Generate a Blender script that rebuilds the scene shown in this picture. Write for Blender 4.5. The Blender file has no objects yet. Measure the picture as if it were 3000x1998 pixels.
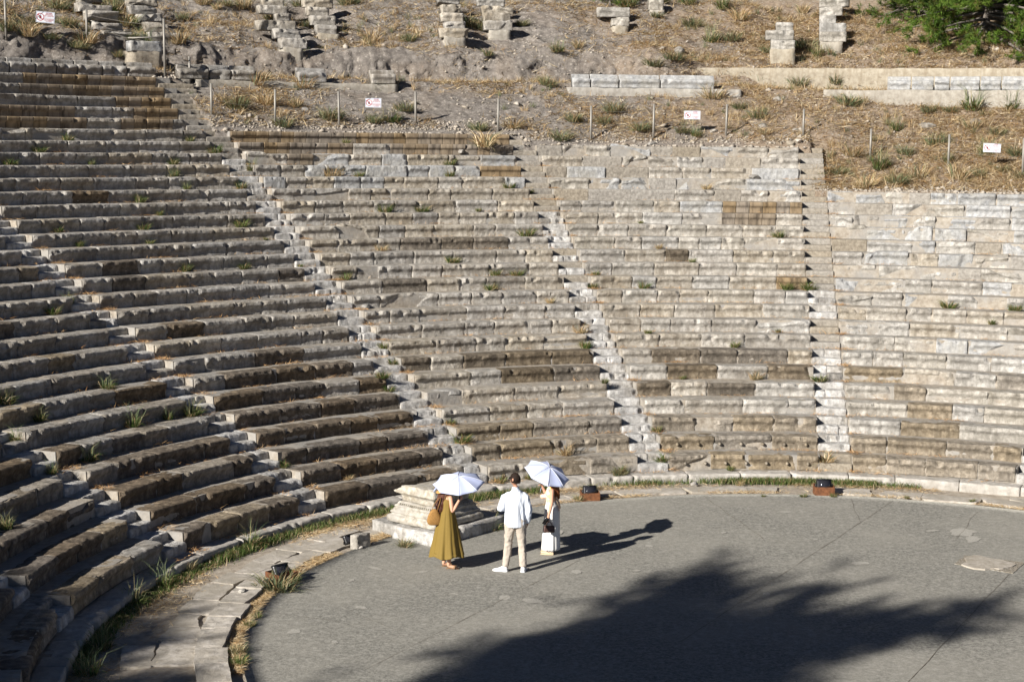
import bpy, bmesh, math, random
import numpy as np
from mathutils import Vector, Matrix, Euler

random.seed(7)
rng = np.random.default_rng(7)
SC = bpy.context.scene
COL = SC.collection

# ------------------------------------------------------------------ camera, sky, sun, exposure
CAMP = (-4.1105, -24.7543, 7.7609)
YAW, PITCH, ROLL, FPX = -0.0773, 0.1218, 0.0101, 4719.88
FULLW, FULLH = 3000.0, 1998.0


def cam_axes():
    f = np.array([math.sin(YAW) * math.cos(PITCH), math.cos(YAW) * math.cos(PITCH), -math.sin(PITCH)])
    r = np.array([math.cos(YAW), -math.sin(YAW), 0.0])
    u = np.cross(r, f)
    r2 = r * math.cos(ROLL) + u * math.sin(ROLL)
    u2 = -r * math.sin(ROLL) + u * math.cos(ROLL)
    return np.array(CAMP), r2, u2, f


CC, CR, CU, CF = cam_axes()
cam = bpy.data.cameras.new("camera")
cam.sensor_width = 36.0
cam.lens = 36.0 * FPX / FULLW
cam.clip_end = 2000.0
cam.clip_start = 0.5
camo = bpy.data.objects.new("camera", cam)
COL.objects.link(camo)
m = Matrix.Identity(4)
for i, ax in enumerate((CR, CU, -CF)):
    for j in range(3):
        m[j][i] = float(ax[j])
m.translation = Vector(CAMP)
camo.matrix_world = m
SC.camera = camo

SUN_EL = math.radians(25.0)
SUN_AZ = math.radians(-139.8)                       # from +Y towards +X
SUND = np.array([math.sin(SUN_AZ) * math.cos(SUN_EL), math.cos(SUN_AZ) * math.cos(SUN_EL), math.sin(SUN_EL)])
world = bpy.data.worlds.new("World")
SC.world = world
world.use_nodes = True
wn = world.node_tree.nodes
sky = wn.new("ShaderNodeTexSky")
sky.sky_type = 'NISHITA'
sky.sun_disc = False
sky.sun_elevation = SUN_EL
sky.sun_rotation = SUN_AZ
sky.air_density = 0.25
sky.dust_density = 0.0
sky.ozone_density = 1.0
world.node_tree.links.new(sky.outputs[0], wn["Background"].inputs[0])
wn["Background"].inputs[1].default_value = 0.05
sl = bpy.data.lights.new("sun", 'SUN')
sl.energy = 5.0
sl.angle = math.radians(0.53)
sl.color = (1.0, 0.95, 0.875)
so = bpy.data.objects.new("sun", sl)
COL.objects.link(so)
so.rotation_euler = Vector(-SUND).to_track_quat('-Z', 'Y').to_euler()
SC.view_settings.view_transform = 'Standard'
SC.view_settings.look = 'None'
SC.view_settings.exposure = 0.95
SC.view_settings.gamma = 1.0

# ------------------------------------------------------------------ picture <-> place
V2 = 3000.0 / 2354.0          # a photograph viewed 2354 wide


def ray(x, y):
    return CF + ((x - FULLW / 2) / FPX) * CR - ((y - FULLH / 2) / FPX) * CU


def at(x, y, z=0.0):
    d = ray(x, y)
    t = (z - CC[2]) / d[2]
    return CC + d * t


def rc(x, y, R):
    """pixel on the cylinder of radius R -> angle, height"""
    D = ray(x, y)
    a = D[0] ** 2 + D[1] ** 2
    b = 2 * (CC[0] * D[0] + CC[1] * D[1])
    c = CC[0] ** 2 + CC[1] ** 2 - R * R
    t = (-b + math.sqrt(b * b - 4 * a * c)) / (2 * a)
    P = CC + t * D
    return math.atan2(P[0], P[1]), P[2]


def px(P):
    Q = np.asarray(P, float) - CC
    z = Q @ CF
    return FULLW / 2 + FPX * (Q @ CR) / z, FULLH / 2 - FPX * (Q @ CU) / z


def pol(R, a, z):
    return np.array([R * math.sin(a), R * math.cos(a), z])


# ------------------------------------------------------------------ noise
def _h(ix, iy, iz, s):
    n = (ix * 374761393 + iy * 668265263 + iz * 2147483647 + s * 974711) & 0xFFFFFFFF
    n = ((n ^ (n >> 13)) * 1274126177) & 0xFFFFFFFF
    n = ((n ^ (n >> 16)) * 2246822519) & 0xFFFFFFFF
    return ((n ^ (n >> 15)) & 0xFFFFFF) / float(0xFFFFFF) * 2 - 1


def vnoise(P, s=0):
    P = np.asarray(P, float)
    i = np.floor(P).astype(np.int64)
    f = P - i
    f = f * f * (3 - 2 * f)
    r = 0
    for dx in (0, 1):
        for dy in (0, 1):
            for dz in (0, 1):
                w = (f[..., 0] if dx else 1 - f[..., 0]) * (f[..., 1] if dy else 1 - f[..., 1]) * (f[..., 2] if dz else 1 - f[..., 2])
                r = r + w * _h(i[..., 0] + dx, i[..., 1] + dy, i[..., 2] + dz, s)
    return r


def fbm(P, oct=4, s=0, gain=0.5):
    P = np.asarray(P, float)
    a, r = 1.0, 0
    for k in range(oct):
        r = r + a * vnoise(P * (2.03 ** k) + 17.3 * k, s + k)
        a *= gain
    return r


def sstep(e0, e1, x):
    t = np.clip((np.asarray(x, float) - e0) / (e1 - e0), 0, 1)
    return t * t * (3 - 2 * t)


# ------------------------------------------------------------------ materials
def mat(name, stops, scale=6.0, rough=0.9, bump=0.25, bump_scale=40.0, bump_dist=0.02, rand=0.25, speck=None, speck_amt=0.0,
        spec=0.25, streak=None, detail=6.0, hue_rand=0.0, coarse=None, coarse_amt=0.0, coarse_scale=1.0, vor=None):
    mt = bpy.data.materials.new(name)
    mt.use_nodes = True
    nt = mt.node_tree
    N, L = nt.nodes, nt.links
    b = N["Principled BSDF"]
    b.inputs["Roughness"].default_value = rough
    b.inputs["Specular IOR Level"].default_value = spec
    geo = N.new("ShaderNodeNewGeometry")
    oi = N.new("ShaderNodeObjectInfo")
    off = N.new("ShaderNodeVectorMath"); off.operation = 'MULTIPLY_ADD'
    comb = N.new("ShaderNodeCombineXYZ")
    for k in range(3):
        L.new(oi.outputs["Random"], comb.inputs[k])
    L.new(comb.outputs[0], off.inputs[0])
    off.inputs[1].default_value = (37.0, 91.0, 53.0) if rand > 0 else (0, 0, 0)
    L.new(geo.outputs["Position"], off.inputs[2])
    vec = off.outputs[0]

    def noise(sc, det=6.0, ro=0.6, v=vec):
        n = N.new("ShaderNodeTexNoise")
        n.inputs["Scale"].default_value = sc
        n.inputs["Detail"].default_value = det
        n.inputs["Roughness"].default_value = ro
        L.new(v, n.inputs["Vector"])
        return n.outputs[0]

    def ramp(src, st):
        r = N.new("ShaderNodeValToRGB")
        els = r.color_ramp.elements
        while len(els) < len(st):
            els.new(0.5)
        for e, (p, c) in zip(els, st):
            e.position = p
            e.color = (*c, 1)
        L.new(src, r.inputs[0])
        return r.outputs[0]

    def mixc(fac, a, c, mode='MIX'):
        mx = N.new("ShaderNodeMix"); mx.data_type = 'RGBA'; mx.blend_type = mode
        if isinstance(fac, float):
            mx.inputs[0].default_value = fac
        else:
            L.new(fac, mx.inputs[0])
        for sk, v in ((6, a), (7, c)):
            if isinstance(v, tuple):
                mx.inputs[sk].default_value = (*v, 1)
            else:
                L.new(v, mx.inputs[sk])
        return mx.outputs[2]

    def mathn(op, a, c):
        q = N.new("ShaderNodeMath"); q.operation = op
        for k, v in ((0, a), (1, c)):
            if isinstance(v, (int, float)):
                q.inputs[k].default_value = v
            else:
                L.new(v, q.inputs[k])
        return q.outputs[0]

    col = ramp(noise(scale, detail, 0.65), stops)
    if coarse is not None:
        f = ramp(noise(coarse_scale, 4.0, 0.6), [(0.42, (0, 0, 0)), (0.62, (1, 1, 1))])
        f = mathn('MULTIPLY', f, coarse_amt)
        col = mixc(f, col, coarse)
    if streak is not None:
        mp = N.new("ShaderNodeMapping")
        mp.inputs["Scale"].default_value = (7, 7, 0.9)
        L.new(vec, mp.inputs[0])
        f = ramp(noise(1.0, 5.0, 0.6, mp.outputs[0]), [(0.48, (0, 0, 0)), (0.66, (1, 1, 1))])
        f = mathn('MULTIPLY', f, streak[1])
        col = mixc(f, col, streak[0])
    if vor is not None:
        v = N.new("ShaderNodeTexVoronoi")
        v.inputs["Scale"].default_value = vor[0]
        L.new(vec, v.inputs["Vector"])
        sep = N.new("ShaderNodeSeparateColor")
        L.new(v.outputs["Color"], sep.inputs[0])
        f = ramp(sep.outputs[0], [(vor[2], (0, 0, 0)), (vor[2] + 0.05, (1, 1, 1))])
        f = mathn('MULTIPLY', f, vor[3])
        col = mixc(f, col, vor[1])
    if speck is not None:
        f = ramp(noise(55.0, 3.0, 0.7), [(0.56, (0, 0, 0)), (0.68, (1, 1, 1))])
        f = mathn('MULTIPLY', f, speck_amt)
        col = mixc(f, col, speck)
    if rand > 0:
        rr = mathn('MULTIPLY_ADD', oi.outputs["Random"], rand)
        N[rr.node.name].inputs[2].default_value = 1.0 - rand / 2
        hs = N.new("ShaderNodeHueSaturation")
        L.new(col, hs.inputs["Color"])
        L.new(rr, hs.inputs["Value"])
        r2 = mathn('FRACT', mathn('MULTIPLY', oi.outputs["Random"], 17.31), 0)
        sat = mathn('MULTIPLY_ADD', r2, 0.7); N[sat.node.name].inputs[2].default_value = 0.65
        L.new(sat, hs.inputs["Saturation"])
        col = hs.outputs[0]
    L.new(col, b.inputs["Base Color"])
    if bump > 0:
        h1 = noise(bump_scale, 6.0, 0.7)
        h2 = noise(bump_scale * 0.22, 4.0, 0.6)
        hh = mathn('ADD', h1, mathn('MULTIPLY', h2, 1.5))
        bp = N.new("ShaderNodeBump")
        bp.inputs["Strength"].default_value = bump
        bp.inputs["Distance"].default_value = bump_dist
        L.new(hh, bp.inputs["Height"])
        L.new(bp.outputs[0], b.inputs["Normal"])
    return mt


def flat(name, c, rough=0.7, metallic=0.0, spec=0.3, var=0.12, scale=30.0, bump=0.1):
    st = [(0.3, tuple(x * (1 - var) for x in c)), (0.7, tuple(min(1, x * (1 + var)) for x in c))]
    mt = mat(name, st, scale=scale, rough=rough, bump=bump, bump_scale=scale * 3, bump_dist=0.004, rand=0.0, spec=spec)
    mt.node_tree.nodes["Principled BSDF"].inputs["Metallic"].default_value = metallic
    return mt


def attrmat(name, rough=0.75, trans=0.25, var=0.15):
    mt = bpy.data.materials.new(name)
    mt.use_nodes = True
    N, L = mt.node_tree.nodes, mt.node_tree.links
    b = N["Principled BSDF"]
    b.inputs["Roughness"].default_value = rough
    b.inputs["Specular IOR Level"].default_value = 0.2
    a = N.new("ShaderNodeVertexColor"); a.layer_name = "col"
    oi = N.new("ShaderNodeObjectInfo")
    hs = N.new("ShaderNodeHueSaturation")
    q = N.new("ShaderNodeMath"); q.operation = 'MULTIPLY_ADD'
    q.inputs[1].default_value = var * 2; q.inputs[2].default_value = 1 - var
    L.new(oi.outputs["Random"], q.inputs[0])
    L.new(q.outputs[0], hs.inputs["Value"])
    L.new(a.outputs[0], hs.inputs["Color"])
    L.new(hs.outputs[0], b.inputs["Base Color"])
    if trans > 0:
        t = N.new("ShaderNodeBsdfTranslucent")
        L.new(hs.outputs[0], t.inputs[0])
        mx = N.new("ShaderNodeMixShader"); mx.inputs[0].default_value = trans
        L.new(b.outputs[0], mx.inputs[1]); L.new(t.outputs[0], mx.inputs[2])
        L.new(mx.outputs[0], N["Material Output"].inputs[0])
    return mt


M = {}
STN = dict(scale=8.0, detail=12.0, bump=0.7, bump_scale=42, bump_dist=0.03)


def stone_mat(name, lo, mid, hi, stain, stain_amt, rand=0.3, speck=(0.08, 0.075, 0.07), speck_amt=0.5, streak_amt=0.5, coarse_scale=2.4, gain=1.0, **k):
    rand = rand * .75
    kw = dict(STN); kw.update(k)
    lo, mid, hi = (tuple(np.array(c) * np.array([1.01, 1.0, .99]) * gain) for c in (lo, mid, hi))
    return mat(name, [(0.30, lo), (0.47, mid), (0.66, hi)], rand=rand, speck=speck, speck_amt=speck_amt, coarse=stain, coarse_amt=stain_amt, coarse_scale=coarse_scale,
               streak=(tuple(x * .7 for x in stain), streak_amt), **kw)


M['stone'] = stone_mat("weathered_limestone", (0.165, 0.148, 0.125), (0.305, 0.283, 0.248), (0.43, 0.405, 0.36), (0.20, 0.172, 0.135), .65, gain=1.12)
M['grey'] = stone_mat("grey_limestone", (0.13, 0.122, 0.11), (0.235, 0.224, 0.206), (0.335, 0.322, 0.30), (0.135, 0.115, 0.092), .55, gain=1.25)
M['pale'] = stone_mat("pale_marble", (0.20, 0.187, 0.165), (0.375, 0.357, 0.325), (0.51, 0.49, 0.45), (0.19, 0.175, 0.15), .7, gain=0.98)
M['dark'] = stone_mat("dark_weathered_stone", (0.055, 0.045, 0.034), (0.115, 0.096, 0.073), (0.20, 0.172, 0.135), (0.06, 0.049, 0.037), .6, gain=1.2, speck=(0.30, 0.27, 0.23), speck_amt=.25)
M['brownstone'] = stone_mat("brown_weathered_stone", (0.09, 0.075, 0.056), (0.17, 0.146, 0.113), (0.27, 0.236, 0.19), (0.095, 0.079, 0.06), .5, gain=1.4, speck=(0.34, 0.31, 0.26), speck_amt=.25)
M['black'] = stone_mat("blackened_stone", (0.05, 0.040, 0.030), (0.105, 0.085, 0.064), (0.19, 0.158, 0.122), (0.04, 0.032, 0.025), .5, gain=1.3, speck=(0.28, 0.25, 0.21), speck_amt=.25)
M['brown'] = mat("brown_cast_concrete", [(0.3, (0.15, 0.116, 0.08)), (0.55, (0.225, 0.178, 0.126)), (0.75, (0.29, 0.238, 0.175))], scale=3.0, bump=0.25, bump_scale=60, bump_dist=0.01, rand=0.15,
                 streak=((0.05, 0.038, 0.027), 0.8))
M['blue'] = stone_mat("blue_grey_marble", (0.15, 0.153, 0.157), (0.275, 0.28, 0.285), (0.41, 0.415, 0.415), (0.30, 0.28, 0.24), .4, speck=(0.50, 0.50, 0.49), speck_amt=.35, streak_amt=.3)
M['infill'] = mat("infill_concrete", [(0.3, (0.15, 0.132, 0.108)), (0.5, (0.235, 0.21, 0.175)), (0.7, (0.315, 0.288, 0.245))], scale=12.0, detail=12.0, bump=0.5, bump_scale=70, bump_dist=0.015, rand=0.2,
                  speck=(0.40, 0.37, 0.33), speck_amt=0.5)
M['step'] = stone_mat("grey_marble_step", (0.16, 0.156, 0.15), (0.28, 0.276, 0.268), (0.40, 0.395, 0.385), (0.20, 0.178, 0.148), .4, rand=.2, gain=1.5)
M['joint'] = mat("dusty_slab_tread", [(0.3, (0.18, 0.15, 0.118)), (0.5, (0.29, 0.255, 0.208)), (0.7, (0.39, 0.355, 0.305))], scale=7.0, detail=12.0, bump=0.5, bump_scale=30, bump_dist=0.02, rand=0.0,
                 speck=(0.16, 0.13, 0.10), speck_amt=0.4, coarse=(0.25, 0.245, 0.235), coarse_amt=0.7, coarse_scale=1.3)
M['plinth'] = mat("cream_plinth_concrete", [(0.3, (0.22, 0.195, 0.16)), (0.5, (0.315, 0.287, 0.24)), (0.7, (0.39, 0.362, 0.31))], scale=6.0, detail=12.0, bump=0.35, bump_scale=30, bump_dist=0.02, rand=0.1,
                  speck=(0.25, 0.2, 0.15), speck_amt=0.35, streak=((0.22, 0.19, 0.15), 0.55))
M['orch'] = mat("orchestra_concrete", [(0.30, (0.085, 0.082, 0.071)), (0.5, (0.192, 0.186, 0.165)), (0.70, (0.35, 0.338, 0.30))], scale=17.0, rough=0.92, bump=0.6, bump_scale=45, bump_dist=0.01,
                rand=0.0, speck=(0.12, 0.115, 0.095), speck_amt=0.6, coarse=(0.27, 0.257, 0.224), coarse_amt=0.7, coarse_scale=0.38, detail=9.0, streak=((0.36, 0.345, 0.31), 0.5), vor=(60.0, (0.34, 0.325, 0.28), 0.85, 0.5))
M['slab'] = mat("ring_slab_marble", [(0.3, (0.24, 0.22, 0.19)), (0.5, (0.38, 0.35, 0.31)), (0.7, (0.49, 0.46, 0.42))], scale=8.0, detail=12.0, bump=0.45, bump_scale=36, bump_dist=0.02, rand=0.25,
                speck=(0.22, 0.19, 0.16), speck_amt=0.35, coarse=(0.27, 0.245, 0.205), coarse_amt=0.7, coarse_scale=1.2)
M['dust'] = mat("dusty_ground", [(0.3, (0.24, 0.20, 0.155)), (0.5, (0.33, 0.285, 0.23)), (0.7, (0.42, 0.37, 0.305))], scale=7.0, bump=0.6, bump_scale=40, bump_dist=0.02, rand=0.0,
                speck=(0.5, 0.45, 0.37), speck_amt=0.3)
M['post'] = flat("grey_metal_post", (0.24, 0.225, 0.20), rough=0.55, metallic=0.3)
M['wire'] = flat("steel_wire", (0.22, 0.2, 0.17), rough=0.5, metallic=0.5)
M['rust'] = flat("rusty_steel", (0.13, 0.052, 0.022), rough=0.75, var=0.5, scale=14)
M['black_metal'] = flat("black_lamp_metal", (0.012, 0.012, 0.013), rough=0.35, spec=0.5)
M['lens'] = flat("dark_lamp_glass", (0.02, 0.02, 0.025), rough=0.08, spec=0.7)
M['rubble'] = mat("rubble_stone", [(0.3, (0.25, 0.22, 0.18)), (0.5, (0.40, 0.36, 0.31)), (0.7, (0.54, 0.50, 0.45))], scale=3.0, bump=0.5, bump_scale=40, bump_dist=0.02, rand=0.35)
M['grass'] = attrmat("grass_blades")
M['needle'] = attrmat("pine_needles", rough=0.6, trans=0.3)
M['bark'] = mat("grey_bark", [(0.3, (0.07, 0.06, 0.05)), (0.6, (0.17, 0.15, 0.13)), (0.8, (0.26, 0.24, 0.22))], scale=9, bump=0.6, bump_scale=40, bump_dist=0.02, rand=0.0)

# ------------------------------------------------------------------ object helpers
def link(name, V, F, material=None, parent=None, smooth=True, cols=None):
    me = bpy.data.meshes.new(name)
    me.from_pydata(np.asarray(V, float).tolist() if isinstance(V, np.ndarray) else [tuple(map(float, v)) for v in V], [],
                   F.tolist() if isinstance(F, np.ndarray) else F)
    if cols is not None:
        at_ = me.color_attributes.new("col", 'FLOAT_COLOR', 'POINT')
        c = np.ones((len(me.vertices), 4), np.float32)
        c[:, :3] = cols
        at_.data.foreach_set("color", c.ravel())
    if smooth:
        me.polygons.foreach_set("use_smooth", np.ones(len(me.polygons), bool))
    if material is not None:
        for mm in (material if isinstance(material, (list, tuple)) else [material]):
            me.materials.append(mm)
    me.update()
    o = bpy.data.objects.new(name, me)
    COL.objects.link(o)
    if parent is not None:
        o.parent = parent
    return o


def tag(o, label=None, cat=None, group=None, kind=None):
    if label: o['label'] = label
    if cat: o['category'] = cat
    if group: o['group'] = group
    if kind: o['kind'] = kind
    return o


def thing(name, label, cat, loc=(0, 0, 0), rz=0.0, group=None):
    e = bpy.data.objects.new(name, None)
    COL.objects.link(e)
    e.location = tuple(float(x) for x in loc)
    e.rotation_euler = (0, 0, rz)
    e.empty_display_size = 0.2
    return tag(e, label, cat, group)


class MB:
    """collects pieces and links them as one mesh"""
    def __init__(self):
        self.V, self.F, self.C, self.n = [], [], [], 0

    def add(self, V, F, col=None):
        V = np.asarray(V, float)
        self.V.append(V)
        self.F += [[i + self.n for i in f] for f in F]
        if col is not None:
            self.C.append(np.broadcast_to(np.asarray(col, float), (len(V), 3)))
        self.n += len(V)
        return self

    def build(self, name, material, parent=None, smooth=True):
        return link(name, np.concatenate(self.V), self.F, material, parent, smooth, np.concatenate(self.C) if self.C else None)


BOXF = [[0, 3, 2, 1], [4, 5, 6, 7], [0, 1, 5, 4], [1, 2, 6, 5], [2, 3, 7, 6], [3, 0, 4, 7]]


def boxv(x0, x1, y0, y1, z0, z1):
    return np.array([(x0, y0, z0), (x1, y0, z0), (x1, y1, z0), (x0, y1, z0), (x0, y0, z1), (x1, y0, z1), (x1, y1, z1), (x0, y1, z1)], float)


def tube(pts, rad, n=8, sq=None, cap=True):
    """closed tube along pts; rad scalar list, sq list of (sx, sy) flattening"""
    P = [np.asarray(p, float) for p in pts]
    V, F = [], []
    up0 = None
    for i, p in enumerate(P):
        t = (P[min(i + 1, len(P) - 1)] - P[max(i - 1, 0)])
        t = t / (np.linalg.norm(t) + 1e-9)
        if up0 is None:
            a = np.array([0, 1, 0.]) if abs(t[1]) < 0.9 else np.array([1., 0, 0])
            x = np.cross(a, t)
        else:
            x = up0 - t * (up0 @ t)
        x /= np.linalg.norm(x) + 1e-9
        up0 = x
        y = np.cross(t, x)
        sx, sy = sq[i] if sq else (1, 1)
        r = rad[i] if hasattr(rad, '__len__') else rad
        for k in range(n):
            an = 2 * math.pi * k / n
            V.append(p + x * math.cos(an) * r * sx + y * math.sin(an) * r * sy)
    for i in range(len(P) - 1):
        for k in range(n):
            a, b = i * n + k, i * n + (k + 1) % n
            F.append([a, b, b + n, a + n])
    if cap:
        F.append(list(range(n))[::-1])
        F.append([(len(P) - 1) * n + k for k in range(n)])
    return np.array(V), F


def solid_box(V0, seg=(6, 4, 4)):
    """subdivided hexahedron from 8 corners (boxv order) -> V, F"""
    c = np.asarray(V0, float)
    nx, ny, nz = seg
    idx = {}
    V, F = [], []

    def vid(i, j, k):
        key = (i, j, k)
        if key not in idx:
            u, v, w = i / nx, j / ny, k / nz
            p = 0
            for n_, (a, b, d) in enumerate([(0, 0, 0), (1, 0, 0), (1, 1, 0), (0, 1, 0), (0, 0, 1), (1, 0, 1), (1, 1, 1), (0, 1, 1)]):
                p = p + c[n_] * (u if a else 1 - u) * (v if b else 1 - v) * (w if d else 1 - w)
            idx[key] = len(V)
            V.append(p)
        return idx[key]

    for i in range(nx):
        for j in range(ny):
            F.append([vid(i, j, 0), vid(i, j + 1, 0), vid(i + 1, j + 1, 0), vid(i + 1, j, 0)])
            F.append([vid(i, j, nz), vid(i + 1, j, nz), vid(i + 1, j + 1, nz), vid(i, j + 1, nz)])
    for i in range(nx):
        for k in range(nz):
            F.append([vid(i, 0, k), vid(i + 1, 0, k), vid(i + 1, 0, k + 1), vid(i, 0, k + 1)])
            F.append([vid(i, ny, k), vid(i, ny, k + 1), vid(i + 1, ny, k + 1), vid(i + 1, ny, k)])
    for j in range(ny):
        for k in range(nz):
            F.append([vid(0, j, k), vid(0, j, k + 1), vid(0, j + 1, k + 1), vid(0, j + 1, k)])
            F.append([vid(nx, j, k), vid(nx, j + 1, k), vid(nx, j + 1, k + 1), vid(nx, j, k + 1)])
    return np.array(V), F


def rough_rock(V, amp, seed, planes=0, r=None, sharp=0.5):
    """roughen a solid: shrink corners, clip by random fracture planes, add noise"""
    V = np.array(V, float)
    c = V.mean(0)
    ext = (V.max(0) - V.min(0)) / 2 + 1e-6
    r = r or np.random.default_rng(seed)
    q = (V - c) / ext
    m_ = np.sort(np.abs(q), 1)
    corner = np.clip(m_[:, 1] - 0.8, 0, 1) * 5
    V = V - (V - c) * (corner * 0.03 * sharp)[:, None]
    for _ in range(planes):
        n = r.normal(size=3); n /= np.linalg.norm(n)
        s = np.abs(n * ext).sum()
        d = (V - c) @ n - s * r.uniform(0.5, 0.8)
        V = V - np.maximum(d, 0)[:, None] * n
    nz = np.stack([fbm(V * 6 + seed * 1.7 + 31 * k, 4, seed % 97 + k) for k in range(3)], 1)
    return V + nz * amp

# ------------------------------------------------------------------ the cavea: rows, wedges, stairs
R0, DR, D2, Z0, HR = 12.94, 0.7032, -0.0021, 0.554, 0.3258
KERB_R, KERB_Z = 12.53, 0.19
ORC, ORR = np.array([-0.166, 1.06]), 10.147


def Rk(k):
    return R0 + DR * k + D2 * max(k, 0) * abs(k)


def Zk(k):
    return Z0 + HR * k


STAIR = {-3: -2.3, -2: -1.96, -1: -1.63, 0: -1.2936, 1: -0.967, 2: -0.6325, 3: -0.2851, 4: 0.0485, 5: 0.391, 6: 0.73}
HW = 0.385
TOPROW = {-1: 28, 0: 28, 1: 28, 2: 28, 3: 23, 4: 22, 5: 18, 6: 18}      # wedge w spans STAIR[w-1] .. STAIR[w]
SHOWN = {-1: 2, 0: 5, 1: 16, 2: 28, 3: 23, 4: 22, 5: 18}


def topat(a):
    """top row index for angle a (vectorised)"""
    a = np.asarray(a, float)
    r = np.full(a.shape, 28.0)
    r = np.where(a > STAIR[3] + 0.012 - 0.345 + 0.0, r, r)
    r = np.where(a > STAIR[2] + 0.0, 23, r)
    r = np.where(a > STAIR[3], 22, r)
    r = np.where(a > STAIR[4], 18, r)
    return r


# --- stepped bed under the seats
bed = MB()
for w in range(-1, 7):
    top = TOPROW[w]
    prof = [(KERB_R + 0.3, -0.05), (KERB_R + 0.3, KERB_Z - 0.012)]
    for k in range(0, top + 1):
        zz = Zk(k - 1) - 0.012 if k else KERB_Z - 0.012
        prof += [(Rk(k) + 0.075, zz), (Rk(k) + 0.095, Zk(k) - 0.012)]
    prof.append((Rk(top) + 0.95, Zk(top) - 0.012))
    prof.append((Rk(top) + 0.95, Zk(top) - 1.2))
    n = len(prof)
    na = 18
    V = []
    for i in range(na + 1):
        for (r_, z_) in prof:
            h0, h1 = STAIR[w - 1] + (HW - .01) / r_, STAIR[w] - (HW - .01) / r_
            V.append(pol(r_, h0 + (h1 - h0) * i / na, z_))
    V = np.array(V)
    V += np.stack([fbm(V * 2.3 + 40 * q, 3, 60 + q) for q in range(3)], 1) * np.array([.006, .006, .012])
    F = [[i * n + j, (i + 1) * n + j, (i + 1) * n + j + 1, i * n + j + 1] for i in range(na) for j in range(n - 1)]
    F += [[j for j in range(n)][::-1], [na * n + j for j in range(n)]]
    bed.add(V, F)
tag(bed.build("terrace_ground", M['joint'], smooth=False), kind='structure')

PROF = [(0.46, -0.004), (0.33, 0.0), (0.2, 0.0), (0.09, 0.0), (0.03, -0.004), (0.006, -0.02), (0.0, -0.045), (0.0, -0.085), (0.010, -0.110), (0.034, -0.142),
        (0.058, -0.178), (0.068, -0.215), (0.067, -0.255), (0.056, -0.30), (0.048, -0.345), (0.46, -0.345)]
PROF_PLAIN = [(0.46, -0.004), (0.33, 0.0), (0.2, 0.0), (0.09, 0.0), (0.03, -0.003), (0.01, -0.015), (0.002, -0.05), (0.004, -0.1), (0.008, -0.15), (0.012, -0.2), (0.015, -0.26),
              (0.018, -0.345), (0.46, -0.345)]
PROF_CAST = [(0.46, -0.002), (0.3, 0.0), (0.1, 0.0), (0.03, -0.002), (0.006, -0.015), (0.0, -0.05), (0.0, -0.11), (0.012, -0.135), (0.045, -0.16), (0.058, -0.2), (0.058, -0.27),
             (0.05, -0.345), (0.46, -0.345)]


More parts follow.
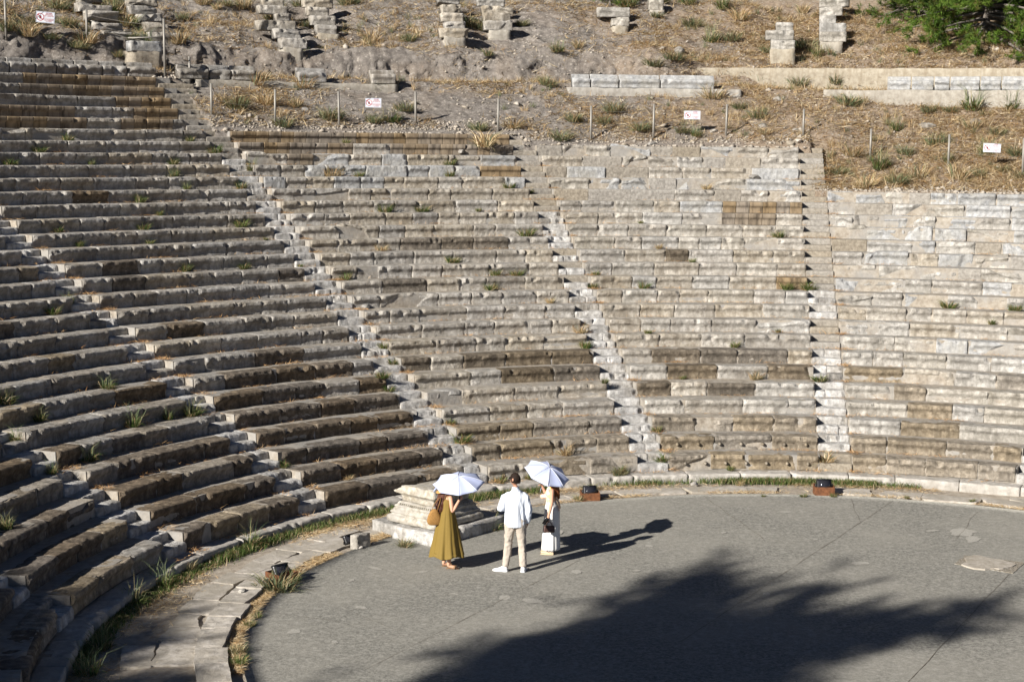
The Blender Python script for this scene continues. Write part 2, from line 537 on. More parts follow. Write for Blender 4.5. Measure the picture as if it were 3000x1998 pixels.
def block(R, z, a0, a1, prof, seed, chips=1, wear=1.0, fract=0, zscale=1.0, rough=1.0, dt=0.042):
    r_ = np.random.default_rng(seed)
    P = np.array(prof, float)
    # refine the profile on the visible front
    Q = [P[0]]
    for p, q in zip(P[:-1], P[1:]):
        L_ = np.linalg.norm(q - p)
        mseg = 1 if L_ < 0.055 or L_ > 0.35 else int(math.ceil(L_ / 0.045))
        for t in range(1, mseg + 1):
            Q.append(p + (q - p) * t / mseg)
    P = np.array(Q)
    P[:, 1] *= zscale
    n = len(P)
    L_ = (a1 - a0) * R
    ns = max(4, int(L_ / dt))
    ts = np.linspace(0, 1, ns + 1)
    ts = np.concatenate([[0, 0.012 / L_], ts[1:-1], [1 - 0.012 / L_, 1]])
    ns = len(ts) - 1
    S = ts * L_
    dR = np.broadcast_to(P[:, 0], (ns + 1, n)).copy()
    dZ = np.broadcast_to(P[:, 1], (ns + 1, n)).copy()
    SS = np.broadcast_to(S[:, None], (ns + 1, n)).copy()
    front = (P[:, 0] < 0.3)[None, :]
    e = np.minimum(S, L_ - S)[:, None]
    rnd = np.clip(1 - e / 0.03, 0, 1) ** 2 * 0.016 * wear
    dR += rnd * front
    dZ -= rnd * 0.6 * (P[:, 1] > -0.05)[None, :]
    tilt = r_.normal(0, 0.006) * wear
    dR += (SS / L_ - 0.5) * tilt
    dZ += (SS / L_ - 0.5) * r_.normal(0, 0.005) * wear
    W = np.stack([SS, dR * 1.0, dZ], -1) + np.array([seed * 3.17 % 211, seed * 1.31 % 97, seed * 0.77 % 53])
    lo = fbm(W * 2.6, 3, 5)
    hi = fbm(W * 11.0, 3, 9)
    lip = np.exp(-((P[:, 1] + 0.03) / 0.05) ** 2)[None, :]
    dR += (lo * 0.007 * wear + hi * 0.0075 * rough) * front + np.maximum(fbm(W * 7, 2, 3), 0) * lip * 0.022 * wear * front
    dZ += (lo * 0.004 * wear + hi * 0.0045 * rough) * (P[:, 1] > -0.1)[None, :] - np.maximum(fbm(W * 6 + 9, 2, 4), 0) * lip * 0.014 * wear
    for _ in range(chips):
        cs = r_.choice([r_.uniform(0, L_), r_.choice([0.0, L_])])
        cr = r_.uniform(0.04, 0.13) * (1.4 if r_.random() < 0.2 else 1)
        cz = r_.uniform(-0.09, 0.0)
        d = np.sqrt((SS - cs) ** 2 + (dR - 0.0) ** 2 + (dZ - cz) ** 2)
        k = np.clip(cr - d, 0, None)
        dR += k * 0.75
        dZ -= k * 0.45 * (P[:, 1] > -0.2)[None, :]
    for _ in range(fract):
        nrm = np.array([r_.normal(0, 0.8), -abs(r_.normal(0.9, 0.4)), r_.normal(0.3, 0.7)])
        nrm /= np.linalg.norm(nrm)
        c0 = np.array([r_.uniform(0.1, 0.9) * L_, r_.uniform(0.02, 0.09), r_.uniform(-0.22, -0.03)])
        dd = (np.stack([SS, dR, dZ], -1) - c0) @ nrm
        dd = np.clip(dd, 0, 0.09)
        SS = SS - dd * nrm[0] * 0.5
        dR = dR - dd * nrm[1]
        dZ = dZ - dd * nrm[2] * (P[:, 1] > -0.3)[None, :]
    dR = np.minimum(dR, 0.47)
    AA = a0 + SS / R
    RR = R + dR
    V = np.stack([RR * np.sin(AA), RR * np.cos(AA), z + dZ], -1).reshape(-1, 3)
    F = []
    for i in range(ns):
        for j in range(n):
            j2 = (j + 1) % n
            F.append([i * n + j, i * n + j2, (i + 1) * n + j2, (i + 1) * n + j])
    F.append(list(range(n))[::-1])
    F.append([ns * n + j for j in range(n)])
    return V, F


def inr(x, spans):
    return any(a <= x <= b for a, b in spans)


BROWN = {(3, 23): [(-1, 1480)], (3, 22): [(-1, 1046), (1116, 1520)], (3, 21): [(792, 915)], (3, 20): [(1030, 1075), (1465, 1540)],
         (4, 17): [(2092, 2370)], (4, 16): [(2128, 2262)], (4, 11): [(2290, 2380)],
         (2, 28): [(45, 445)], (2, 27): [(92, 480)], (2, 26): [(335, 480)], (2, 25): [(-200, 212), (365, 505)], (2, 24): [(-200, 268), (345, 525)]}
DARK = {(3, 0): [(-1, 1510), (1600, 1880)], (3, 1): [(-1, 1860)], (3, 2): [(-1, 1840)], (3, 6): [(1185, 1300), (1376, 1690)], (3, 5): [(1530, 1765)], (3, 8): [(1182, 1256)],
        (3, 11): [(1144, 1286)], (3, 14): [(1204, 1262), (1318, 1372), (1374, 1456)], (3, 13): [(1506, 1565)],
        (4, 0): [(1900, 2410)], (4, 1): [(1900, 2400)], (4, 2): [(1900, 2395)], (4, 3): [(1985, 2080)], (4, 4): [(1870, 1965), (2120, 2222)], (4, 5): [(1945, 2125), (2308, 2382)],
        (4, 6): [(1885, 2282)], (4, 13): [(1926, 2002)], (4, 12): [(2130, 2204)],
        (5, 0): [(2500, 2990)], (5, 1): [(2490, 2990)], (5, 2): [(2632, 2758)], (5, 3): [(2685, 2790)], (5, 4): [(2568, 2762)], (5, 5): [(2474, 2668), (2752, 2834), (2978, 3100)]}
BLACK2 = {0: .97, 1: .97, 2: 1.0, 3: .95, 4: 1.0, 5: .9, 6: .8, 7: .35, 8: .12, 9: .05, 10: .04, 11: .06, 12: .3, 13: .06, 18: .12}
ORD = ["lowest", "second", "third", "fourth", "fifth", "sixth", "seventh", "eighth", "ninth", "tenth", "eleventh", "twelfth", "thirteenth", "fourteenth", "fifteenth",
       "sixteenth", "seventeenth", "eighteenth", "nineteenth", "twentieth", "twenty-first", "twenty-second", "twenty-third", "twenty-fourth", "twenty-fifth",
       "twenty-sixth", "twenty-seventh", "twenty-eighth", "twenty-ninth", "thirtieth"]
WEDGE = {-1: "in the bottom-left corner wedge", 0: "in the shaded lower left wedge", 1: "in the far left wedge", 2: "in the wedge behind and left of the pedestal",
         3: "in the wedge directly behind the umbrellas", 4: "in the wedge left of the straight stairway", 5: "in the far right wedge"}


def pick(w, k, x, r_):
    if inr(x, BROWN.get((w, k), [])): return 'brown'
    if w >= 3 and inr(x, DARK.get((w, k), [])): return 'brownstone' if k <= 2 or w == 5 else 'dark'
    if w == 2:
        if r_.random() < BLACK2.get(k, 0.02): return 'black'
        return 'grey' if r_.random() < 0.8 else 'stone'
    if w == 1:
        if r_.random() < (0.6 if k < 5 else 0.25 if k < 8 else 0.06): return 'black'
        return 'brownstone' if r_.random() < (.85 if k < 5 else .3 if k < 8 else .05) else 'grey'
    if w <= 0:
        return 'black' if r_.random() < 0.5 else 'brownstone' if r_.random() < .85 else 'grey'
    if w == 3:
        if k in (21, 20): return r_.choice(['blue', 'blue', 'stone'])
        if k in (18, 19): return r_.choice(['blue', 'stone', 'stone', 'stone'])
        return 'stone' if r_.random() < 0.9 else 'grey'
    if w == 4:
        if k >= 18: return r_.choice(['blue', 'blue', 'infill', 'infill', 'stone', 'stone', 'pale'])
        if k in (16, 17): return r_.choice(['stone', 'pale', 'stone', 'blue'])
        return 'pale' if r_.random() < 0.4 else 'stone'
    if k >= 14: return r_.choice(['blue', 'blue', 'infill', 'pale', 'pale', 'stone', 'pale', 'blue'])
    if k >= 9: return r_.choice(['blue', 'pale', 'pale', 'pale', 'stone', 'stone', 'pale', 'blue', 'infill'] if r_.random() < .6 else ['pale', 'stone'])
    if k >= 7: return r_.choice(['pale', 'pale', 'pale', 'blue', 'stone'])
    return r_.choice(['pale', 'pale', 'pale', 'stone'])


DESC = {'stone': 'pale worn stone', 'grey': 'grey worn stone', 'pale': 'pale marble', 'dark': 'dark brown weathered stone', 'black': 'blackened stone', 'brownstone': 'brown weathered stone', 'brown': 'brown cast concrete',
        'blue': 'broken blue-grey marble', 'infill': 'patched marble and concrete'}
seed = 100
for w in range(-1, 6):
    for k in range(0, SHOWN[w] + 1):
        R, z = Rk(k), Zk(k)
        a0 = STAIR[w - 1] + HW / R
        a1 = STAIR[w] - HW / R
        if w == -1: a0 = max(a0, -1.88)
        if w == 2 and k >= 16: a0 = max(a0, -0.967 + (k - 16) * 0.0135 - 0.02)
        if w == 1 and k > 6: a0 = max(a0, -1.30 + (k - 6) * 0.025)
        if w == 2 and k >= 24: a1 -= (0.42 + 0.05 * (k == 28)) / R
        r_ = np.random.default_rng(1000 + w * 100 + k)
        row = thing("seat_row", "", "stone seats", pol(R, (a0 + a1) / 2, z - 0.345), group="curved rows of stone seats")
        inv = -np.array(row.location)
        a = a0
        used = {}
        nb = 0
        while a < a1 - 1e-4:
            cast = False
            L_ = r_.uniform(0.72, 1.5) if k < 8 else r_.uniform(0.6, 1.35)
            xx = px(pol(R, a + 0.25 / R, z))[0]
            if inr(xx, BROWN.get((w, k), [])):
                L_ = 0.40; cast = True
            b = min(a + L_ / R, a1)
            if a1 - b < (0.2 if cast else 0.45) / R: b = a1
            xm = px(pol(R, (a + b) / 2, z))[0]
            mk = pick(w, k, xm, r_)
            if cast: mk = 'brown'
            used[mk] = used.get(mk, 0) + 1
            broken = (w == 4 and k >= 18) or (w == 5 and k >= 7) or (w == 3 and k in (21,))
            seed += 1
            gap = r_.uniform(0.005, 0.017) if not cast else 0.004
            if mk == 'infill':
                V, F = block(R + 0.045, z - 0.006, a, b, PROF_PLAIN, seed, chips=0, wear=0.5, rough=1.2)
            elif mk == 'brown':
                V, F = block(R, z, a + gap / R, b - gap / R, PROF_CAST, seed, chips=1 if r_.random() < .2 else 0, wear=0.25, rough=0.4)
            else:
                fr = 0
                if broken: fr = int(r_.choice([0, 1, 2, 3])) if mk in ('blue', 'pale') else int(r_.random() < .4)
                elif r_.random() < 0.05: fr = int(r_.choice([1, 2]))
                pf = PROF_PLAIN if (mk == 'blue' and r_.random() < 0.5) else PROF
                g2 = gap + (r_.uniform(0.01, 0.05) if broken and r_.random() < .5 else 0)
                V, F = block(R + r_.normal(0, 0.008), z + r_.normal(0, 0.005), a + gap / R, b - g2 / R, pf, seed, chips=int(r_.integers(0, 4)) if k < 22 else 1,
                             wear=r_.uniform(0.8, 1.5), fract=fr)
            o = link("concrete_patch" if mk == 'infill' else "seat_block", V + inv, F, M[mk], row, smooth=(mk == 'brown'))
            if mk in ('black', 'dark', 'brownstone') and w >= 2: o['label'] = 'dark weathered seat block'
            elif mk == 'brown': o['label'] = 'brown cast concrete seat block'
            elif mk == 'blue': o['label'] = 'blue-grey marble seat block'
            nb += 1
            a = b
        # dressed lifting bosses on two low rows of the right wedges
        if (w == 4 and k in (0, 1)):
            for a in np.linspace(a0 + 0.03, a1 - 0.02, 7):
                t_ = MB()
                V, F = tube([pol(R + 0.06, a, z - 0.2), pol(R + 0.0, a, z - 0.205), pol(R - 0.02, a, z - 0.21)], [0.045, 0.035, 0.012], 8)
                t_.add(V + inv, F)
                t_.build("lifting_boss", M['brownstone'], row)
        main = max(used, key=used.get)
        row['label'] = f"{ORD[k]} seat row up, {DESC[main]}, {WEDGE[w]}"

# --- stairs
SDESC = {-1: ("shadowed grey stone stairway in the bottom-left corner", 3), 0: ("lowest left stairway, short flight beside the shaded paved channel", 16),
         1: ("long diagonal grey stone stairway on the left", 28), 2: ("long stairway behind the pedestal, grey stone below and concrete at its top", 28),
         3: ("middle stairway behind the woman in the white skirt, littered with dry grass", 23), 4: ("straight brown and grey stairway right of centre", 22),
         5: ("grey stairway cut by the right edge of the picture", 18)}
for s, (lab, top) in SDESC.items():
    st = thing("stairway", lab, "stairs", pol(R0, STAIR[s], KERB_Z), group="stairways between the seat wedges")
    inv = -np.array(st.location)
    for k in range(0, top + 1):
        r_ = np.random.default_rng(5000 + s * 90 + k)
        for half in (0, 1):
            R = Rk(k) + 0.015 + 0.34 * half
            z = Zk(k) - HR * 0.5 * (1 - half) - 0.006
            hw = HW - 0.012
            con = (s == 2 and k >= 22) or (s == 3 and (k >= 17 or k in (11, 13, 12) and half)) or (s == 4 and (k >= 11 or k in (7, 8, 0)))
            if s == 2 and k >= 24: extra = 0.40
            else: extra = 0
            if s == 2 and k == 29 and half: continue
            nsp = 1 if con or r_.random() < .65 else 2
            ed = np.linspace(-hw - extra, hw, nsp + 1)
            if nsp == 2: ed[1] += r_.uniform(-.15, .15)
            for q in range(nsp):
                seed += 1
                a0, a1 = STAIR[s] + ed[q] / R, STAIR[s] + ed[q + 1] / R
                V, F = block(R + (0 if con else r_.normal(0, 0.012)), z + (0 if con else r_.normal(0, 0.006)), a0 + 0.003 / R, a1 - 0.003 / R, PROF_PLAIN, seed,
                             chips=0 if con else int(r_.integers(0, 3)), wear=0.3 if con else 1.3, zscale=1.6)
                mk = 'infill' if con else ('step' if r_.random() < .85 else 'grey')
                link("step", V + inv, F, M[mk], st, smooth=False)

# --- podium kerb at the foot of the seats
kb = MB()
a = -1.95
while a < 0.62:
    b = a + random.uniform(0.9, 1.5) / KERB_R
    seed += 1
    V, F = block(KERB_R + random.gauss(0, .01), KERB_Z, a + .0006, b - .0006, PROF_PLAIN, seed, chips=2, wear=1.2, zscale=0.9)
    kb.add(V, F)
    a = b
tag(kb.build("kerb", M['slab']), kind='structure')

# --- bench with a back along the top of the lower cavea
BPROF = [(0.60, 0.12), (0.45, 0.14), (0.36, 0.14), (0.33, 0.12), (0.31, 0.0), (0.20, -0.005), (0.08, 0.0), (0.03, -0.012), (0.0, -0.05), (0.0, -0.10), (0.03, -0.15), (0.06, -0.20), (0.06, -0.32), (0.60, -0.32)]
BZ, BR = 10.0, 31.30


def bench(name, label, x0, x1, y, cuts, mk, broken=0.3):
    A0, A1 = rc(x0, y, BR)[0], rc(x1, y, BR)[0]
    row = thing(name, label, "stone bench", pol(BR, (A0 + A1) / 2, BZ - 0.32))
    inv = -np.array(row.location)
    global seed
    e = [A0] + [A0 + (A1 - A0) * c for c in cuts] + [A1]
    for a, b in zip(e[:-1], e[1:]):
        seed += 1
        V, F = block(BR + random.gauss(0, .01), BZ, a + 0.0006, b - 0.0006, BPROF, seed, chips=2, wear=1.2, fract=int(random.random() < broken))
        link("bench_block", V + inv, F, M[mk], row)


bench("backed_bench", "long backed marble bench on a cream plinth, right of centre on the slope", 1678, 2095, 235, [0.13, 0.33, 0.62], 'blue', .5)
bench("backed_bench", "backed marble bench on the cream wall at the right edge under the pine", 2599, 3120, 240, [0.14, 0.27, 0.36, 0.53, 0.65, 0.82], 'blue', .4)
bench("backed_bench", "short backed grey bench above the left dirt slope beside the concrete stair top", 527, 757, 215, [0.38, 0.66], 'grey', .2)
bench("single_bench_block", "single grey bench block on a plinth, left one of the ledge's pair", 875, 961, 222, [], 'grey', 0)
bench("single_bench_block", "single grey bench block on a plinth, right one of the ledge's pair", 1089, 1163, 228, [], 'grey', 0)
bench("backed_bench", "long backed bench crowning the dark concrete rows at the upper left", -160, 459, 190, [0.1, 0.2, 0.3, 0.42, 0.52, 0.62, 0.74, 0.86], 'grey', .15)


def plinth(name, label, x0, x1, yt, yb, R, depth, mat_, cat="plinth", rough=0.02, zt=None):
    A0, zt_ = rc(x0, yt, R)
    A1, _ = rc(x1, yt, R)
    zb = rc((x0 + x1) / 2, yb, R)[1] - 0.35
    zt = zt if zt is not None else rc((x0 + x1) / 2, yt, R)[1]
    n = max(4, int((A1 - A0) * R / 0.12))
    V, F = [], []
    nz = 5
    for i in range(n + 1):
        a = A0 + (A1 - A0) * i / n
        for (rr, zz) in [(R + depth, zt)] + [(R + 0.02, zt)] + [(R, zt - 0.02 - (zt - zb) * j / nz) for j in range(nz + 1)] + [(R + depth, zb)]:
            V.append(pol(rr, a, zz))
    m_ = nz + 4
    V = np.array(V)
    V += np.stack([fbm(V * 3 + 11 * q, 3, 20 + q) for q in range(3)], 1) * rough
    for i in range(n):
        for j in range(m_):
            F.append([i * m_ + j, i * m_ + (j + 1) % m_, (i + 1) * m_ + (j + 1) % m_, (i + 1) * m_ + j])
    F += [list(range(m_))[::-1], [n * m_ + j for j in range(m_)]]
    return tag(link(name, V, F, mat_), label, cat)


plinth("bench_plinth", "low cream concrete plinth carrying the long bench right of centre", 1665, 2172, 261, 292, BR + 0.01, 0.65, M['plinth'], zt=BZ - 0.325)
plinth("retaining_wall", "tall cream concrete wall carrying the bench at the right edge", 2414, 3140, 266, 330, BR + 0.01, 0.65, M['plinth'], cat="wall", zt=BZ - 0.325)
plinth("retaining_wall", "long low cream wall across the hillside below the pine tree", 1868, 3140, 201, 250, 34.0, 0.4, M['plinth'], cat="wall")
plinth("bench_plinth", "sandy plinth under the short grey bench, running right along the ledge", 574, 1165, 236, 272, BR + 0.05, 0.65, M['plinth'], zt=BZ - 0.33)

# ------------------------------------------------------------------ hillside
ARAD = 34.2


def terrain(R, a, fine=True):
    R = np.asarray(R, float); a = np.asarray(a, float)
    left = np.where(R < 31.25, (a <= STAIR[2]).astype(float), 1 - sstep(STAIR[2] - 0.004, STAIR[2] + 0.012, a))
    top = topat(a)
    Rs = R0 + DR * top + D2 * top * top + 0.28
    zs = Z0 + HR * top
    # slope from the last seat row up to the ledge
    t = np.clip((R - Rs) / np.maximum(31.15 - Rs, 0.3), 0, 1)
    ledge = 9.40 - 0.36 * sstep(0.06, 0.2, a)
    z = zs + (ledge - zs) * (t ** np.where(a > STAIR[4], 1.35, 0.93))
    r4 = R0 + DR * 22 + D2 * 484 + 0.28
    z4 = Z0 + HR * 22 + (ledge - Z0 - HR * 22) * np.clip((R - r4) / (31.15 - r4), 0, 1) ** 0.93
    z = np.where(a > STAIR[4], z + (z4 - z) * sstep(27.7, 28.7, R) * (1 - sstep(STAIR[4] + .02, STAIR[4] + .09, a)), z)
    z = np.where(R > 31.2, np.maximum(z, ledge + (9.80 - .12 * sstep(-.05, .03, a) - ledge) * sstep(31.2, 32.0, R)), z)
    zl = 9.66 + (9.95 - 9.66) * sstep(31.4, 32.2, R)
    z = z * (1 - left) + zl * left
    # rock-cut face and upper slope
    right = sstep(-0.12, 0.03, a)
    ctop = 10.95 * (1 - right) + 10.50 * right + 0.12 * vnoise(np.stack([a * 14, a * 0, a * 0], -1), 3)
    r0 = 33.1 + 0.85 * right + 0.25 * (1 - right) * vnoise(np.stack([a * 22, a * 0 + 3, a * 0], -1), 5)
    cl = sstep(r0, r0 + 0.9 - 0.6 * right, R)
    z = z + (ctop - 9.85) * cl
    z = z + np.maximum(R - 34.3, 0) * 0.43
    # masked under the seats
    hid = R < Rs - 0.05
    if fine:
        P = np.stack([R * np.sin(a), R * np.cos(a), z], -1)
        amp = sstep(Rs, Rs + 0.7, R)
        up = sstep(33, 34.5, R)
        z = z + amp * (fbm(P * 0.55, 3, 11) * (0.05 + 0.16 * up) + fbm(P * 1.9, 4, 21) * (0.035 + 0.05 * up * (1 - right)) + fbm(P * 6.0, 4, 31, .65) * 0.030)
        # cut beds of robbed seats survive as soft terraces
        ph = (R - 34.3) / 0.68
        z = z + up * (1 - 0.6 * right) * 0.07 * np.sin(2 * math.pi * ph) * np.clip(0.6 + vnoise(P * 0.5, 8), 0, 1)
    return np.where(hid, Z0 + HR * (R - R0) / DR - 1.4, z)


Rg = np.concatenate([np.arange(24.9, 32.6, 0.085), np.arange(32.6, 35.6, 0.045), np.arange(35.6, 41.0, 0.085), np.arange(41.0, 80.0, 0.9), [90, 110.]])
Ag = np.concatenate([np.arange(-1.3, -.85, .006), np.arange(-0.85, 0.40, 0.0024), np.arange(.4, .9, .006)])
GR, GA = np.meshgrid(Rg, Ag, indexing='ij')
ZT = terrain(GR, GA)
ZT = np.where(GR > 60, np.minimum(ZT, terrain(np.full_like(GR, 60.), GA, False) + 1), ZT)
TV = np.stack([GR * np.sin(GA), GR * np.cos(GA), ZT], -1)
# overhanging rock: push the steep face in and out
P_ = TV.reshape(-1, 3)
facem = (np.exp(-((GR - 33.6) / 0.5) ** 2) * (1 - sstep(-0.12, 0.0, GA)))[..., None]
push = fbm(P_ * 1.6, 4, 71).reshape(GR.shape)[..., None]
rad = np.stack([np.sin(GA), np.cos(GA), 0 * GA], -1)
push2 = (1 - np.abs(fbm(P_ * 3.1 + 5, 5, 77, .6))).reshape(GR.shape)[..., None]
TV = TV + rad * (push * 0.15 + (push2 - .6) * 0.12) * facem
TV[..., 2:] += (fbm(P_ * 5.0, 4, 79, .65).reshape(GR.shape)[..., None]) * .035 * facem
nR, nA = GR.shape
idx = np.arange(nR * nA).reshape(nR, nA)
TF = np.stack([idx[:-1, :-1], idx[:-1, 1:], idx[1:, 1:], idx[1:, :-1]], -1).reshape(-1, 4)
keep = ~((GR[:-1, :-1] < (R0 + DR * topat(GA) + D2 * topat(GA) ** 2 - 0.25)[:-1, :-1]) & (GR[1:, 1:] < (R0 + DR * topat(GA) + D2 * topat(GA) ** 2 - 0.25)[1:, 1:])).reshape(-1)
TF = TF[keep]
soil = (sstep(-0.20, -0.02, GA + 0.12 * fbm(TV * 0.8, 3, 91)) * 0.9)
soil = np.maximum(soil, 0.25 * sstep(0.1, 0.6, fbm(TV * 0.9, 3, 95)))
cols = np.stack([soil, sstep(33.0, 34.6, GR), 0 * soil], -1).reshape(-1, 3)
hm = bpy.data.materials.new("dry_rocky_hillside")
hm.use_nodes = True


def hill_nodes(mt):
    N, L = mt.node_tree.nodes, mt.node_tree.links
    b = N["Principled BSDF"]
    b.inputs["Roughness"].default_value = 0.95
    b.inputs["Specular IOR Level"].default_value = 0.1
    geo = N.new("ShaderNodeNewGeometry")
    vec = geo.outputs["Position"]

    def noise(sc, det=6, ro=0.65):
        n = N.new("ShaderNodeTexNoise"); n.inputs["Scale"].default_value = sc
        n.inputs["Detail"].default_value = det; n.inputs["Roughness"].default_value = ro
        L.new(vec, n.inputs["Vector"]); return n.outputs[0]

    def ramp(src, st):
        r = N.new("ShaderNodeValToRGB"); els = r.color_ramp.elements
        while len(els) < len(st): els.new(.5)
        for e, (p, c) in zip(els, st): e.position = p; e.color = (*c, 1)
        L.new(src, r.inputs[0]); return r.outputs[0]

    def mixc(f, a, c):
        mx = N.new("ShaderNodeMix"); mx.data_type = 'RGBA'
        if isinstance(f, float): mx.inputs[0].default_value = f
        else: L.new(f, mx.inputs[0])
        for k, v in ((6, a), (7, c)):
            if isinstance(v, tuple): mx.inputs[k].default_value = (*v, 1)
            else: L.new(v, mx.inputs[k])
        return mx.outputs[2]
    n1 = noise(5.0, 9)
    rock = ramp(n1, [(0.3, (0.12, 0.106, 0.094)), (0.5, (0.24, 0.214, 0.19)), (0.68, (0.37, 0.335, 0.30))])
    soilc = ramp(noise(6.0, 9), [(0.3, (0.17, 0.125, 0.088)), (0.5, (0.31, 0.238, 0.172)), (0.7, (0.45, 0.36, 0.27))])
    a = N.new("ShaderNodeVertexColor"); a.layer_name = "col"
    sep = N.new("ShaderNodeSeparateColor"); L.new(a.outputs[0], sep.inputs[0])
    c = mixc(sep.outputs[0], rock, soilc)
    for sc, thr, colr, am in ((9.0, 0.80, (0.44, 0.40, 0.35), 0.8), (17.0, 0.80, (0.40, 0.36, 0.31), 0.8), (22.0, 0.86, (0.10, 0.08, 0.065), 0.6)):
        v = N.new("ShaderNodeTexVoronoi"); v.inputs["Scale"].default_value = sc
        L.new(vec, v.inputs["Vector"])
        s2 = N.new("ShaderNodeSeparateColor"); L.new(v.outputs["Color"], s2.inputs[0])
        f = ramp(s2.outputs[1], [(thr, (0, 0, 0)), (thr + .02, (am, am, am))])
        fd = ramp(v.outputs["Distance"], [(0.28, (1, 1, 1)), (0.40, (0, 0, 0))])
        q = N.new("ShaderNodeMath"); q.operation = 'MULTIPLY'; L.new(f, q.inputs[0]); L.new(fd, q.inputs[1])
        c = mixc(q.outputs[0], c, colr)
    L.new(c, b.inputs["Base Color"])
    q = N.new("ShaderNodeMath"); q.operation = 'ADD'
    L.new(noise(14.0, 8, 0.75), q.inputs[0]); L.new(noise(60.0, 4, 0.7), q.inputs[1])
    bp = N.new("ShaderNodeBump"); bp.inputs["Strength"].default_value = 0.9; bp.inputs["Distance"].default_value = 0.06
    L.new(q.outputs[0], bp.inputs["Height"]); L.new(bp.outputs[0], b.inputs["Normal"])


hill_nodes(hm)
tag(link("hillside", TV.reshape(-1, 3), TF, hm, cols=cols), kind='structure')

# ground to the horizon, below the theatre
gv = [(-600, -600, -0.06), (600, -600, -0.06), (600, 600, -0.06), (-600, 600, -0.06)]
tag(link("ground", gv, [[0, 1, 2, 3]], M['dust'], smooth=False), kind='structure')


# --- surface height of the whole place, for standing things on it
def surf(x, y):
    R = np.hypot(x, y); a = np.arctan2(x, y)
    top = topat(a)
    k = np.floor((R - R0) / DR).astype(float)
    for _ in range(3):
        Rn = R0 + DR * (k + 1) + D2 * np.maximum(k + 1, 0) ** 2
        k = np.where(R >= Rn, k + 1, k)
    Rt = R0 + DR * top + D2 * top * top
    sa = np.array([STAIR[q] for q in range(-2, 7)])
    inst = (np.abs(a[..., None] - sa) * R[..., None] < HW).any(-1)
    k2 = np.where(inst & (R < R0 + DR * k + D2 * np.maximum(k, 0) ** 2 + .35), k - .5, k)
    k = k2
    z = np.where(R < KERB_R, 0.0, np.where(R < R0, KERB_Z, Z0 + HR * np.minimum(k, top)))
    return np.where(R > Rt + 0.45, np.where(R > Rt + 0.3, terrain(R, a), z), z)


def hit(x, y, rmin=14.0, rmax=75.0):
    d = ray(x, y)
    t = np.arange(rmin, rmax, 0.03)
    P = CC[None, :] + d[None, :] * t[:, None]
    b = P[:, 2] < surf(P[:, 0], P[:, 1])
    i = int(np.argmax(b)) if b.any() else len(t) - 1
    return P[i]

# ------------------------------------------------------------------ orchestra floor and the ring round it
def disc(rad, n, z, c, rings=40):
    V, F = [(c[0], c[1], z)], []
    for i in range(1, rings + 1):
        r_ = rad * i / rings
        for k in range(n):
            t = 2 * math.pi * k / n
            rr = r_ * (1 + (0.0012 * math.sin(17 * t) + 0.0008 * math.sin(41 * t + 1) if i == rings else 0))
            V.append((c[0] + rr * math.sin(t), c[1] + rr * math.cos(t), z))
    for k in range(n):
        F.append([0, 1 + (k + 1) % n, 1 + k])
    for i in range(rings - 1):
        for k in range(n):
            a, b = 1 + i * n + k, 1 + i * n + (k + 1) % n
            F.append([a, b, b + n, a + n])
    return np.array(V), F


V, F = disc(ORR, 360, 0.0, ORC, 30)
V[:, 2] += fbm(V * np.array([.5, .5, 0]), 2, 3) * 0.003 * (np.hypot(V[:, 0] - ORC[0], V[:, 1] - ORC[1]) < ORR - .2)
n0 = len(V)
rim = list(range(n0 - 360, n0))
V = np.concatenate([V, V[rim] - np.array([0, 0, 0.1])])
F += [[rim[(k + 1) % 360], rim[k], n0 + k, n0 + (k + 1) % 360] for k in range(360)]
tag(link("orchestra_floor", V, F, M['orch']), kind='structure')
V, F = disc(KERB_R + 0.45, 300, -0.025, (0, 0), 44)
V[:, 2] += fbm(V * 1.7, 3, 5) * 0.012
tag(link("ring_ground", V, F, M['dust']), kind='structure')

# flat slabs of the ring walk
rb = MB()
rs = np.random.default_rng(3)
for (ra, rb_, step) in ((0.10, 0.62, 1.1), (0.64, 1.15, 0.9), (1.17, 1.75, 1.0), (1.77, 2.35, 0.9)):
    t = -1.85
    while t < 0.95:
        dt_ = step * rs.uniform(.7, 1.5) / 11
        a0, a1 = t + .002, t + dt_ - .002
        t += dt_
        am = (a0 + a1) / 2
        if -1.70 < am < -1.36 and ra < 0.6: continue
        if rs.random() < (0.05 if ra < 0.5 else 0.14): continue
        cs = []
        ok = True
        for (rr, aa) in ((ra, a0), (ra, a1), (rb_, a1), (rb_, a0)):
            R = ORR + 0.12 + rr + rs.normal(0, .055)
            x, y = ORC[0] + R * math.sin(aa + rs.normal(0, .009)), ORC[1] + R * math.cos(aa)
            if math.hypot(x, y) > KERB_R - (0.30 if am < -0.5 else 0.12): ok = False
            cs.append((x, y))
        if not ok: continue
        z1 = 0.016 + rs.normal(0, .004)
        bx = np.array([(*cs[i], -0.05) for i in (0, 1, 2, 3)] + [(*cs[i], z1 + rs.normal(0, .002)) for i in (0, 1, 2, 3)])
        V, F = solid_box(bx, (7, 5, 1))
        V = V + np.stack([fbm(V * 5, 3, 7), fbm(V * 5, 3, 8), fbm(V * 5, 3, 9) * .2], 1) * 0.030
        F = [f[::-1] for f in F]
        rb.add(V, F)
tag(rb.build("ring_pavement", M['slab'], smooth=False), kind='structure')

